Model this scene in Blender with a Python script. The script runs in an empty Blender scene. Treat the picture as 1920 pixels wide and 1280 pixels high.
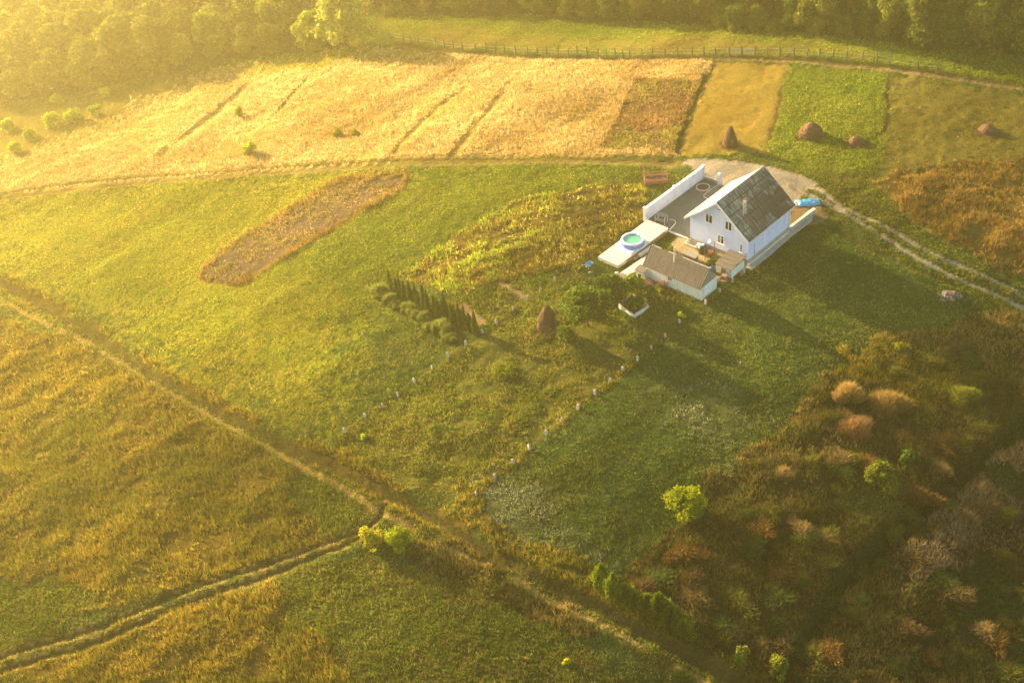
import bpy, math, random
import numpy as np
random.seed(7)
RNG = np.random.default_rng(11)
scene = bpy.context.scene
COL = scene.collection
rad = math.radians

# ------------------------------------------------------------------ camera model
PITCH, ROLL, CAMH, FPX = rad(38.267), -0.1018, 84.63, 2295.0
_f = np.array([0, math.cos(PITCH), -math.sin(PITCH)])
_r0 = np.array([1.0, 0, 0]); _u0 = np.cross(_r0, _f)
_r = math.cos(ROLL)*_r0 + math.sin(ROLL)*_u0
_u = math.cos(ROLL)*_u0 - math.sin(ROLL)*_r0
SUN_EL = rad(15.0)
SUNH = np.array([-0.712, 0.702])            # horizontal direction towards the sun
# house frame
HO = np.array([22.76, 122.95]); HA = np.array([.7186, .6954]); HB = np.array([.6954, -.7186]); HROT = -0.8017
def loc(b, a): return HO + HB*b + HA*a

# ------------------------------------------------------------------ noise and terrain
_tab = np.random.default_rng(5).random((256, 256))
def vnoise(x, y, s, seed=0):
    x = np.asarray(x, float)/s + seed*17.13; y = np.asarray(y, float)/s + seed*9.71
    xi = np.floor(x).astype(int); yi = np.floor(y).astype(int); fx = x-xi; fy = y-yi
    fx = fx*fx*(3-2*fx); fy = fy*fy*(3-2*fy)
    g = lambda i, j: _tab[(xi+i) % 256, (yi+j) % 256]
    return (g(0,0)*(1-fx)+g(1,0)*fx)*(1-fy)+(g(0,1)*(1-fx)+g(1,1)*fx)*fy
def fbm(x, y, s, seed=0, o=4):
    t = 0; a = .5; n = 0
    for k in range(o):
        t = t + a*vnoise(x, y, s/2**k, seed+k*3); n += a; a *= .55
    return t/n
def sstep(v, a, b):
    t = np.clip((v-a)/(b-a), 0, 1); return t*t*(3-2*t)
def softplus(v, k=6.): return np.where(v > 40*k, v, k*np.log1p(np.exp(np.clip(v/k, -40, 40))))
CC = loc(1, 0)
def terr(x, y):
    x = np.asarray(x, float); y = np.asarray(y, float)
    s = .745*x-.667*y
    away = sstep(np.hypot(x-CC[0], y-CC[1]), 16, 40)
    z = -(.06*softplus(s+55, 2.5)+.15*softplus(s+38, 6))*sstep(150-y, 0, 50)  # falls to the lower right; outer part steepened to dim that corner
    z = z - .13*softplus(-s-80, 10)*away  # left side tilted towards the sun, shaped to brighten it
    z = z + away*((fbm(x, y, 34, 2, 2)-.5)*1.3)
    return np.maximum(z, -34)
def ray(px, py): return _f*FPX + _r*(px-960) + _u*(640-py)
def at(px, py):
    d = ray(px, py); z = 0.
    for _ in range(8):
        t = (z-CAMH)/d[2]; p = d*t; z = float(terr(p[0], p[1]))
    return float(p[0]), float(p[1]), z
def P2(pts): return np.array([at(*p)[:2] for p in pts])

# ------------------------------------------------------------------ polygon / line masks in world space
def inpoly(x, y, poly):
    inside = np.zeros(x.shape, bool); n = len(poly)
    for i in range(n):
        x0, y0 = poly[i]; x1, y1 = poly[(i+1) % n]
        c = ((y0 > y) != (y1 > y)) & (x < (x1-x0)*(y-y0)/(y1-y0+1e-12)+x0)
        inside ^= c
    return inside
def polydist(x, y, line, closed=False):
    d = np.full(x.shape, 1e9); n = len(line)
    for i in range(n if closed else n-1):
        a = line[i]; b = line[(i+1) % n]; v = b-a; L = v@v+1e-9
        t = np.clip(((x-a[0])*v[0]+(y-a[1])*v[1])/L, 0, 1)
        d = np.minimum(d, np.hypot(x-a[0]-t*v[0], y-a[1]-t*v[1]))
    return d
def smooth(line, n=4):
    line = np.asarray(line, float); out = []
    for i in range(len(line)-1):
        p0 = line[max(i-1, 0)]; p1 = line[i]; p2 = line[i+1]; p3 = line[min(i+2, len(line)-1)]
        for k in range(n):
            t = k/n
            out.append(.5*((2*p1)+(-p0+p2)*t+(2*p0-5*p1+4*p2-p3)*t*t+(-p0+3*p1-3*p2+p3)*t**3))
    out.append(line[-1]); return np.array(out)

# each zone: id, polygon in the photograph, edge wobble
# palette: ground colour, tuft colour a, tuft colour b, tuft colour c, height, density, width
PAL = {
 'lawn':    ((.045,.058,.014), (.060,.122,.014), (.150,.190,.022), (.25,.205,.050), .21, 1.0, .055),
 'rough':   ((.070,.070,.014), (.100,.145,.012), (.190,.190,.020), (.27,.200,.050), .24, 1.0, .09),
 'meadow':  ((.140,.130,.012), (.210,.260,.012), (.340,.320,.022), (.40,.300,.050), .20, 1.0, .055),
 'green':   ((.090,.100,.012), (.135,.205,.012), (.230,.265,.018), (.28,.250,.040), .22, 1.0, .065),
 'golden':  ((.340,.225,.065), (.600,.405,.130), (.690,.500,.210), (.46,.300,.080), .42, 1.1, .06),
 'ochre':   ((.190,.130,.025), (.240,.170,.030), (.290,.205,.045), (.21,.170,.024), .07, .7, .05),
 'mown':    ((.130,.105,.022), (.190,.165,.024), (.240,.180,.040), (.16,.150,.018), .12, 1.0, .06),
 'tall':    ((.130,.085,.018), (.290,.160,.030), (.360,.215,.050), (.18,.150,.020), .48, 1.1, .07),
 'crop':    ((.110,.062,.026), (.230,.130,.040), (.230,.210,.030), (.34,.200,.080), .32, 1.3, .08),
 'plot':    ((.085,.055,.034), (.140,.088,.040), (.250,.170,.060), (.19,.170,.025), .28, 1.2, .08),
 'garden':  ((.090,.064,.018), (.180,.130,.020), (.230,.270,.020), (.46,.370,.060), .36, 1.1, .12),
 'beds':    ((.065,.060,.018), (.120,.165,.016), (.200,.210,.020), (.16,.110,.035), .28, 1.0, .10),
 'weeds':   ((.080,.058,.012), (.190,.155,.015), (.310,.220,.024), (.11,.140,.012), .42, 1.5, .07),
 'wgreen':  ((.060,.060,.012), (.110,.150,.012), (.160,.175,.018), (.22,.150,.040), .24, 1.0, .08),
 'thicket': ((.033,.026,.008), (.105,.085,.018), (.250,.170,.042), (.080,.105,.014), .48, 1.5, .075),  # lit rims and dark gaps put into tuft and ground colours
 'dry':     ((.035,.025,.012), (.200,.130,.055), (.310,.215,.105), (.09,.075,.022), .50, 1.4, .08),
 'dgreen':  ((.030,.042,.012), (.040,.075,.014), (.060,.095,.018), (.08,.070,.020), .30, 1.0, .09),
 'daisy':   ((.060,.070,.022), (.100,.150,.022), (.220,.240,.090), (.38,.370,.240), .22, 1.0, .06),
 'forest':  ((.060,.052,.014), (.090,.090,.014), (.140,.120,.024), (.07,.080,.012), .40, .25, .12),
 'dirt':    ((.200,.140,.060), (.240,.170,.050), (.200,.150,.040), (.15,.130,.030), .10, .25, .05),
 'rut':     ((.060,.048,.014), (.090,.095,.012), (.140,.115,.022), (.09,.085,.016), .13, .9, .06),
 'bank':    ((.200,.145,.040), (.340,.240,.050), (.430,.320,.090), (.20,.165,.030), .14, .9, .06),
 'gravel':  ((.225,.180,.130), (.180,.165,.050), (.220,.170,.070), (.15,.140,.030), .08, .06, .04),
 'tan':     ((.360,.250,.135), (.200,.180,.050), (.280,.200,.090), (.15,.160,.020), .10, .25, .06),
 'soil':    ((.190,.125,.062), (.200,.150,.050), (.200,.150,.050), (.20,.150,.050), .06, .05, .04),
}
ZN = list(PAL); ZI = {k: i for i, k in enumerate(ZN)}
ZONES = [
 ('meadow', [(-60,350),(600,318),(830,312),(700,520),(640,800),(300,700),(0,520),(-60,500)], 3, 5),
 ('green',  [(760,322),(830,312),(1200,310),(1200,345),(955,380),(740,520),(690,600),(620,560),(560,480),(740,350)], 3.0, 3),
 ('green',  [(690,35),(1000,28),(1250,45),(1400,58),(1700,85),(1980,95),(1980,175),(1700,125),(1500,105),(1340,104),(1000,98),(820,88),(740,75)], .5),
 ('mown',  [(740,68),(860,52),(950,72),(1060,74),(1340,70),(1700,108),(1500,100),(1340,100),(1000,95),(830,86)], 2.2, 1.5),  # yellower strip: sunlit patches of the far meadow put into the colour
 ('golden', [(-80,345),(-80,270),(60,235),(150,205),(400,128),(640,92),(700,88),(820,102),(1000,112),(1340,116),(1270,291),(1120,295),(820,304),(560,320),(200,347),(0,366),(-80,375)], .7),
 ('meadow', [(400,128),(600,90),(800,98),(830,112),(640,118),(500,140)], 2.5, 2),  # greener band: shade on the golden field put into the colour
 ('mown', [(-80,220),(150,175),(400,125),(420,150),(230,215),(60,290),(-80,330)], 2.5, 3),
 ('crop',   [(1188,150),(1326,150),(1268,285),(1123,281)], .25),
 ('ochre',  [(1340,117),(1478,122),(1442,288),(1273,292)], .3, .15),
 ('green',  [(1478,122),(1672,140),(1663,250),(1645,320),(1600,335),(1520,342),(1440,288)], .4, .3),
 ('mown',   [(1672,138),(1990,190),(1990,310),(1700,322),(1640,335),(1663,250)], .5, .8),
 ('wgreen', [(1500,330),(1640,330),(1700,420),(1800,480),(1960,585),(1960,640),(1720,520),(1560,400)], 1.0),
 ('tall',   [(1636,350),(1700,318),(1800,306),(1990,292),(1990,545),(1900,520),(1800,468),(1700,405)], .9),
 ('tall',   [(372,510),(402,478),(630,334),(765,322),(757,356),(444,540),(366,524)], .25),
 ('plot',   [(386,505),(405,488),(636,344),(757,331),(748,350),(440,532),(374,519)], .2),
 ('garden', [(738,522),(955,380),(1100,352),(1200,345),(1213,400),(1120,480),(1060,522),(1000,556),(850,555)], .6),
 ('beds',   [(838,572),(940,528),(1075,500),(1050,535),(925,608),(880,618)], .4),
 ('rough',  [(650,800),(1045,525),(1160,520),(1310,560),(1220,655),(890,930),(760,920),(600,850)], .5),
 ('weeds',  [(-80,560),(150,650),(420,800),(640,930),(690,975),(500,1050),(300,1115),(100,1175),(-80,1255)], .9),
 ('wgreen', [(520,930),(560,880),(700,950),(690,1000),(610,1000)], 1.2),
 ('wgreen', [(-80,1090),(80,1080),(210,1120),(100,1200),(-80,1245)], 1.4),
 ('weeds',  [(-80,1290),(0,1262),(250,1160),(500,1085),(560,1150),(700,1350),(-80,1350)], 1.0),
 ('wgreen', [(500,1090),(680,1035),(830,1090),(1100,1220),(1250,1350),(700,1350),(560,1160)], 1.0),
 ('thicket',[(770,985),(870,1020),(1100,1130),(1200,1200),(1080,1210),(940,1140),(790,1070)], 1.0),
 ('weeds',  [(860,900),(1010,1015),(1130,1060),(1110,1100),(960,1040),(850,960)], .8),
 ('lawn',   [(895,935),(1330,565),(1400,520),(1530,420),(1700,500),(1920,620),(1640,640),(1560,700),(1500,760),(1440,830),(1340,880),(1310,960),(1230,1020),(1150,1085),(1000,1000)], .5),
 ('daisy',  [(885,945),(940,890),(1010,930),(1060,1000),(1150,1040),(1160,1080),(1060,1050),(960,1000)], 1.6, .8),
 ('daisy',  [(1190,700),(1300,690),(1400,770),(1420,830),(1330,850),(1240,780)], 3.0, 2.5),
 ('thicket',[(2000,640),(1860,590),(1760,620),(1640,640),(1560,700),(1500,762),(1440,832),(1345,880),(1315,960),(1235,1015),(1150,1085),(1290,1200),(1380,1380),(2050,1380)], 1.2),
 ('weeds',  [(1520,700),(1640,645),(1780,680),(1840,760),(1700,800),(1600,720)], 2.0),
 ('wgreen', [(1560,900),(1620,850),(1730,900),(1690,990),(1600,960)], 1.6),
 ('dry',    [(1960,800),(1880,860),(1760,960),(1680,1040),(1700,1090),(1800,1080),(1960,980)], 1.8),
 ('dgreen', [(1760,1070),(1850,1060),(1920,1110),(1900,1190),(1790,1190)], 1.5),
 ('dgreen', [(1860,900),(1960,870),(1960,940),(1890,950)], 1.5),
 ('forest', [(-200,-200),(2200,-200),(2200,100),(1920,100),(1740,85),(1430,52),(1140,40),(1000,26),(700,28),(640,80),(560,100),(400,115),(150,175),(-200,230)], 1.0),
 ('tall',   [(1570,-30),(1660,-30),(1650,12),(1590,16)], .5),
 ('soil',   [(850,575),(868,568),(911,603),(893,619)], .15),
 ('soil',   [(925,532),(940,527),(992,556),(980,562)], .15),
 ('gravel', [(1268,306),(1300,297),(1420,307),(1480,321),(1532,345),(1520,356),(1500,352),(1500,395),(1420,400),(1345,345),(1322,330),(1290,313)], .35),
 ('soil',   [(1480,430),(1485,380),(1530,390),(1545,408),(1520,425)], .5),
 ('tan',   [(1262,440),(1300,446),(1345,470),(1400,500),(1390,520),(1330,505),(1290,490),(1250,470)], .7),
]
ZP = [(ZI[z_[0]], P2(z_[1]), z_[2], z_[3] if len(z_) > 3 else 0) for z_ in ZONES]
LINES = {   # name: (points, half width)
 'upper': ([(-60,505),(0,531),(100,585),(190,640),(310,720),(420,782),(560,850),(597,862),(690,912),(770,950),(860,1002),(972,1072),(1122,1145),(1197,1185),(1400,1290),(1500,1340)], .5),
 'lower': ([(-60,525),(0,562),(50,590),(180,655),(290,720),(400,785),(500,838),(590,888),(700,955),(800,1008),(930,1070),(1060,1140),(1200,1215),(1330,1290)], .28),
 'south_a': ([(-60,1250),(60,1212),(200,1170),(350,1105),(500,1057),(600,1020),(690,985),(720,950)], .3),
 'south_b': ([(-60,1278),(50,1240),(200,1195),(350,1128),(500,1078),(600,1038),(680,1005)], .35),
 'mid_a': ([(-60,376),(60,355),(200,338),(400,324),(560,312),(700,305),(830,299),(1000,297),(1120,299),(1270,305)], .3),
 'mid_b': ([(-60,388),(60,366),(200,350),(400,334),(560,322),(700,314),(830,307),(1000,304),(1120,305),(1270,312)], .3),
 'back_a': ([(742,82),(800,92),(900,101),(1000,107),(1140,109),(1300,107),(1400,108),(1480,112),(1560,118),(1700,130),(1800,143),(1960,168)], .35),
 'back_b': ([(742,86),(800,96),(900,105),(1000,111),(1140,113),(1300,112),(1400,113),(1480,116),(1560,123),(1700,136),(1800,150),(1960,175)], .3),
 'right_a': ([(1500,346),(1535,356),(1570,385),(1660,427),(1750,478),(1850,520),(1990,592)], .33),
 'right_b': ([(1490,352),(1530,372),(1600,410),(1680,460),(1780,515),(1880,560),(1990,618)], .33),
}
LW = {k: (smooth(P2(p)), w) for k, (p, w) in LINES.items()}
DITCH = [  # dark strips of taller growth or shallow ditches between fields
 ([(458,162),(400,215),(345,255),(298,292)], .9, .32), ([(862,172),(800,220),(735,290)], .6, .16), ([(950,160),(900,225),(848,292)], .6, .18),
 ([(570,152),(545,180),(515,215)], .3, .08), ([(1336,124),(1300,200),(1270,285)], .5, .3), ([(1475,130),(1455,210),(1438,285)], .2, .12),
 ([(1668,140),(1665,200),(1660,250)], .25, .12), ([(1560,430),(1640,470),(1720,505),(1800,540)], .3, .35), ([(1950,760),(1830,870),(1700,985),(1560,1120),(1480,1290)], .8, 1.1)]
DW = [(smooth(P2(p)), w, d) for p, w, d in DITCH]
ROW2 = P2([(893,929),(993,842),(1084,767),(1169,696),(1247,632),(1323,571),(1373,530)])
FURROW = [P2(p) for p in ([(1190,345),(960,380)],[(1200,362),(860,440)],[(1195,378),(800,480)],[(1185,398),(760,512)],[(1160,420),(790,525)],[(1130,448),(840,532)],[(1110,470),(890,545)],[(1080,495),(930,550)])]

def drift(x, y):
    u = x*HA[0]+y*HA[1]; v = x*HB[0]+y*HB[1]
    st_ = vnoise(u, v*9, 30, 61)*.6+vnoise(u, v*22, 40, 63)*.4
    return 1+(st_-.5)*.55+(fbm(x, y, 16, 65, 3)-.5)*.7
def classify(x, y):
    """zone index, height and ground features at world points"""
    wx = x+(fbm(x, y, 3.2, 21, 3)-.5)*2; wy = y+(fbm(x, y, 3.2, 31, 3)-.5)*2
    dx = wx-x; dy = wy-y
    z = np.full(x.shape, ZI['lawn'])
    r1_ = np.random.default_rng(1).normal(size=x.shape); r2_ = np.random.default_rng(2).normal(size=x.shape)
    for zi, poly, w, jit in ZP:
        m = inpoly(x+dx*w*1.6+r1_*jit, y+dy*w*1.6+r2_*jit, poly); z[m] = zi
    h = terr(x, y)+(fbm(x, y, 2.2, 7, 3)-.5)*.26+(vnoise(x, y, .75, 8)-.5)*.13
    wild = np.isin(z, [ZI[k] for k in ('weeds','thicket','dry','rough','tall')])
    h = h+np.where(wild, (fbm(x, y, 3.4, 61, 3)-.5)*.9, 0)
    for k in ('upper','lower','south_a','south_b','mid_a','mid_b','back_a','back_b','right_a','right_b'):
        line, w = LW[k]
        d = polydist(x+dx*.22, y+dy*.22, line)
        if k in ('upper','lower'):
            v = vnoise(x, y, 3, 41)
            z[(d < w*(3.4 if k == 'upper' else 3.0)) & (v > .35)] = ZI['weeds'] if k == 'upper' else ZI['wgreen']
        if k == 'lower': z[(d < w*(.7+1.2*vnoise(x, y, 1.5, 46))) & (vnoise(x, y, 2.1, 43) > .27)] = ZI['bank']
        elif k.startswith('right'): z[d < w*(.7+.7*vnoise(x, y, 1.3, 44))] = ZI['gravel']
        elif k.startswith('back'): z[d < w*1.5] = ZI['soil'] if k == 'back_b' else ZI['rut']
        elif k.startswith('mid'):
            z[(d < w*2.4)] = ZI['mown']; z[d < w*.8] = ZI['rut'] if k == 'mid_a' else ZI['dirt']
        elif k.startswith('south'):
            z[(d < w*1.9) & (vnoise(x, y, 1.4, 52) > .35)] = ZI['bank']; z[d < w*(.9+.6*vnoise(x, y, 1.1, 53))] = ZI['rut']
        else: z[d < w*(1.2+.5*vnoise(x, y, 1.7, 45))] = ZI['rut']
        dep = {'upper': .40, 'lower': .14, 'south_a': .26, 'south_b': .26, 'mid_a': .12, 'mid_b': .12}.get(k, .10)
        h = h-dep*np.exp(-(d/(w*1.3))**2)+(.22*np.exp(-((d-w*3)/(w*1.2))**2) if k == 'upper' else 0)
    for line, w, dep in DW:
        d = polydist(x+dx*.3, y+dy*.3, line)
        h = h-dep*np.exp(-(d/w)**2)
        if dep < .6: z[(d < w*(.5+1.4*vnoise(x, y, 1.2, 48))) & (vnoise(x, y, 2.6, 47) > .22)] = ZI['bank'] if w > .34 and dep < .34 and w != .5 else ZI['rut']
        else: z[d < w*(.5+1.2*vnoise(x, y, 2, 49))] = ZI['dgreen']
    dl = polydist(x+dx*.4, y+dy*.4, ROW2)
    z[(dl < .55*vnoise(x, y, 1.2, 57)) & (vnoise(x, y, 2.4, 58) > .25)] = ZI['weeds']
    g = z == ZI['garden']
    fd = np.full(x.shape, 9.)
    for l in FURROW: fd = np.minimum(fd, polydist(x+dx*1.5, y+dy*1.5, l))
    h = h+np.where(g, .10*np.exp(-(fd/.5)**2), 0)
    # keep the yard of the house flat
    b = (x-HO[0])*HB[0]+(y-HO[1])*HB[1]; a = (x-HO[0])*HA[0]+(y-HO[1])*HA[1]
    flat = (sstep(b, -9, -7.8)*sstep(-b, -10.8, -9.6)*sstep(a, -10.6, -9.4)*sstep(-a, -15, -13.6))
    h = h*(1-flat)-.03*flat
    return z, h, fd, b, a

# ------------------------------------------------------------------ object helpers
def link(o): COL.objects.link(o); return o
def tag(o, label=None, cat=None, group=None, kind=None):
    if label: o['label'] = label
    if cat: o['category'] = cat
    if group: o['group'] = group
    if kind: o['kind'] = kind
    return o
def thing(name, label, cat, xyz, rz=0, group=None):
    o = bpy.data.objects.new(name, None); link(o); o.location = xyz; o.rotation_euler = (0, 0, rz); o.empty_display_size = .3
    return tag(o, label, cat, group)
class MB:
    def __init__(s): s.v = []; s.f = []
    def add(s, vs, fs):
        n = len(s.v); s.v += [tuple(map(float, v)) for v in vs]; s.f += [tuple(i+n for i in f) for f in fs]; return s
    def box(s, x0, x1, y0, y1, z0, z1):
        return s.add([(x0,y0,z0),(x1,y0,z0),(x1,y1,z0),(x0,y1,z0),(x0,y0,z1),(x1,y0,z1),(x1,y1,z1),(x0,y1,z1)],
                     [(0,3,2,1),(4,5,6,7),(0,1,5,4),(1,2,6,5),(2,3,7,6),(3,0,4,7)])
    def bar(s, p, q, r0, r1=None, n=8):
        r1 = r0 if r1 is None else r1
        p = np.array(p, float); q = np.array(q, float); d = q-p; d /= np.linalg.norm(d)+1e-9
        a = np.cross(d, [0,0,1]) if abs(d[2]) < .9 else np.cross(d, [1,0,0]); a /= np.linalg.norm(a); b = np.cross(d, a)
        vs = []
        for c, r in ((p, r0), (q, r1)):
            for k in range(n):
                t = 2*math.pi*(k+.5)/n; vs.append(c+(a*math.cos(t)+b*math.sin(t))*r)
        fs = [(k, (k+1) % n, n+(k+1) % n, n+k) for k in range(n)]+[tuple(range(n))[::-1], tuple(range(n, 2*n))]
        return s.add(vs, fs)
    def path(s, pts, r, n=6):
        for p, q in zip(pts[:-1], pts[1:]): s.bar(p, q, r, r, n)
        return s
    def prism(s, poly, z0, z1):
        n = len(poly)
        return s.add([(x,y,z0) for x,y in poly]+[(x,y,z1) for x,y in poly],
                     [tuple(range(n))[::-1], tuple(range(n,2*n))]+[(k,(k+1)%n,n+(k+1)%n,n+k) for k in range(n)])
    def lathe(s, prof, n=28, c=(0,0), sx=1, sy=1, cap=True, wob=0):
        vs = []
        for r, z in prof:
            for k in range(n):
                t = 2*math.pi*k/n; w = 1+wob*math.sin(t*3+z*2)+wob*.6*math.sin(t*7+1)
                vs.append((c[0]+r*sx*w*math.cos(t), c[1]+r*sy*w*math.sin(t), z))
        fs = [(j*n+k, j*n+(k+1)%n, (j+1)*n+(k+1)%n, (j+1)*n+k) for j in range(len(prof)-1) for k in range(n)]
        if cap: fs += [tuple(range(n))[::-1], tuple(range((len(prof)-1)*n, len(prof)*n))]
        return s.add(vs, fs)
    def build(s, name, mat, parent=None, smooth=False):
        me = bpy.data.meshes.new(name); me.from_pydata(s.v, [], s.f); me.update(); me.materials.append(mat)
        if smooth: me.polygons.foreach_set('use_smooth', [True]*len(me.polygons))
        o = bpy.data.objects.new(name, me); link(o)
        if parent is not None: o.parent = parent
        return o
def tri_mesh(name, V, F, C, mat, smooth=False):
    """V (n,3), F (m,k) index array, C (n,3) colours"""
    me = bpy.data.meshes.new(name); k = F.shape[1]
    me.vertices.add(len(V)); me.vertices.foreach_set('co', V.astype(np.float32).ravel())
    me.loops.add(F.size); me.loops.foreach_set('vertex_index', F.astype(np.int32).ravel())
    me.polygons.add(len(F)); me.polygons.foreach_set('loop_start', np.arange(0, F.size, k, dtype=np.int32))
    if smooth: me.polygons.foreach_set('use_smooth', np.ones(len(F), bool))
    me.update(calc_edges=True)
    if C is not None:
        at_ = me.color_attributes.new('tint', 'FLOAT_COLOR', 'POINT')
        at_.data.foreach_set('color', np.concatenate([C, np.ones((len(C), 1))], 1).astype(np.float32).ravel())
    me.materials.append(mat)
    return link(bpy.data.objects.new(name, me))

# ------------------------------------------------------------------ materials
def newmat(name):
    m = bpy.data.materials.new(name); m.use_nodes = True; nt = m.node_tree; nt.nodes.clear()
    return m, nt, nt.nodes, nt.links
def mix(nt, a, b, f, mode='MIX'):
    n = nt.nodes.new('ShaderNodeMix'); n.data_type = 'RGBA'; n.blend_type = mode
    for s, v in ((n.inputs[6], a), (n.inputs[7], b), (n.inputs[0], f)):
        if hasattr(v, 'node') or isinstance(v, bpy.types.NodeSocket): nt.links.new(v, s)
        elif isinstance(v, (int, float)): s.default_value = v
        else: s.default_value = (*v, 1)
    return n.outputs[2]
def noise(nt, scale, detail=4, vec=None, rough=.6, lo=.35, hi=.65):
    n = nt.nodes.new('ShaderNodeTexNoise'); n.inputs['Scale'].default_value = scale; n.inputs['Detail'].default_value = detail
    n.inputs['Roughness'].default_value = rough
    if vec is not None: nt.links.new(vec, n.inputs['Vector'])
    r = nt.nodes.new('ShaderNodeMapRange'); r.inputs[1].default_value = lo; r.inputs[2].default_value = hi
    nt.links.new(n.outputs[0], r.inputs[0]); return r.outputs[0]
def objvec(nt, scale=(1,1,1), rot=(0,0,0)):
    t = nt.nodes.new('ShaderNodeTexCoord'); m = nt.nodes.new('ShaderNodeMapping'); m.inputs['Scale'].default_value = scale
    m.inputs['Rotation'].default_value = rot
    nt.links.new(t.outputs['Object'], m.inputs['Vector']); return m.outputs[0]
def surf(name, c1, c2, scale=3, c3=None, scale3=12, rough=.85, bump=.2, bscale=30, stretch=(1,1,1), metal=0, lo=.35, hi=.65, f3=.5):
    m, nt, N, L = newmat(name); v = objvec(nt, stretch)
    c = mix(nt, c1, c2, noise(nt, scale, 5, v, lo=lo, hi=hi))
    if c3:
        k = N.new('ShaderNodeMath'); k.operation = 'MULTIPLY'; k.inputs[1].default_value = f3
        L.new(noise(nt, scale3, 6, v, .7, .5, .7), k.inputs[0]); c = mix(nt, c, c3, k.outputs[0])
    p = N.new('ShaderNodeBsdfPrincipled'); p.inputs['Roughness'].default_value = rough; p.inputs['Metallic'].default_value = metal
    L.new(c, p.inputs['Base Color'])
    if bump:
        b = N.new('ShaderNodeBump'); b.inputs['Strength'].default_value = bump; b.inputs['Distance'].default_value = .02
        L.new(noise(nt, bscale, 3, v, lo=0, hi=1), b.inputs['Height']); L.new(b.outputs[0], p.inputs['Normal'])
    o = N.new('ShaderNodeOutputMaterial'); L.new(p.outputs[0], o.inputs[0]); return m
def leafmat(name, mult=(1,1,1), trans=.35, bright=1.0):
    m, nt, N, L = newmat(name)
    a = N.new('ShaderNodeAttribute'); a.attribute_name = 'tint'
    oi = N.new('ShaderNodeObjectInfo')
    r = N.new('ShaderNodeMapRange'); r.inputs[3].default_value = .8*bright; r.inputs[4].default_value = 1.2*bright; L.new(oi.outputs['Random'], r.inputs[0])
    c = mix(nt, a.outputs['Color'], mult, 1.0, 'MULTIPLY')
    vm = N.new('ShaderNodeVectorMath'); vm.operation = 'SCALE'; L.new(c, vm.inputs[0]); L.new(r.outputs[0], vm.inputs['Scale'])
    d = N.new('ShaderNodeBsdfDiffuse'); t = N.new('ShaderNodeBsdfTranslucent'); s = N.new('ShaderNodeMixShader'); s.inputs[0].default_value = trans
    L.new(vm.outputs[0], d.inputs[0]); L.new(vm.outputs[0], t.inputs[0]); L.new(d.outputs[0], s.inputs[1]); L.new(t.outputs[0], s.inputs[2])
    o = N.new('ShaderNodeOutputMaterial'); L.new(s.outputs[0], o.inputs[0]); return m
def groundmat():
    m, nt, N, L = newmat('earth_and_turf')
    a = N.new('ShaderNodeAttribute'); a.attribute_name = 'tint'; v = objvec(nt)
    c = mix(nt, a.outputs['Color'], (.55,.60,.5), noise(nt, 3.5, 6, v, .75, .45, .62), 'MULTIPLY')
    c = mix(nt, c, (1.5,1.35,1.2), noise(nt, 1.2, 5, v, .7, .52, .7), 'MULTIPLY')
    d = N.new('ShaderNodeBsdfDiffuse'); L.new(c, d.inputs[0])
    b = N.new('ShaderNodeBump'); b.inputs['Strength'].default_value = .9; b.inputs['Distance'].default_value = .12
    L.new(noise(nt, 4.5, 6, v, .75, 0, 1), b.inputs['Height']); L.new(b.outputs[0], d.inputs['Normal'])
    o = N.new('ShaderNodeOutputMaterial'); L.new(d.outputs[0], o.inputs[0]); return m
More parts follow.
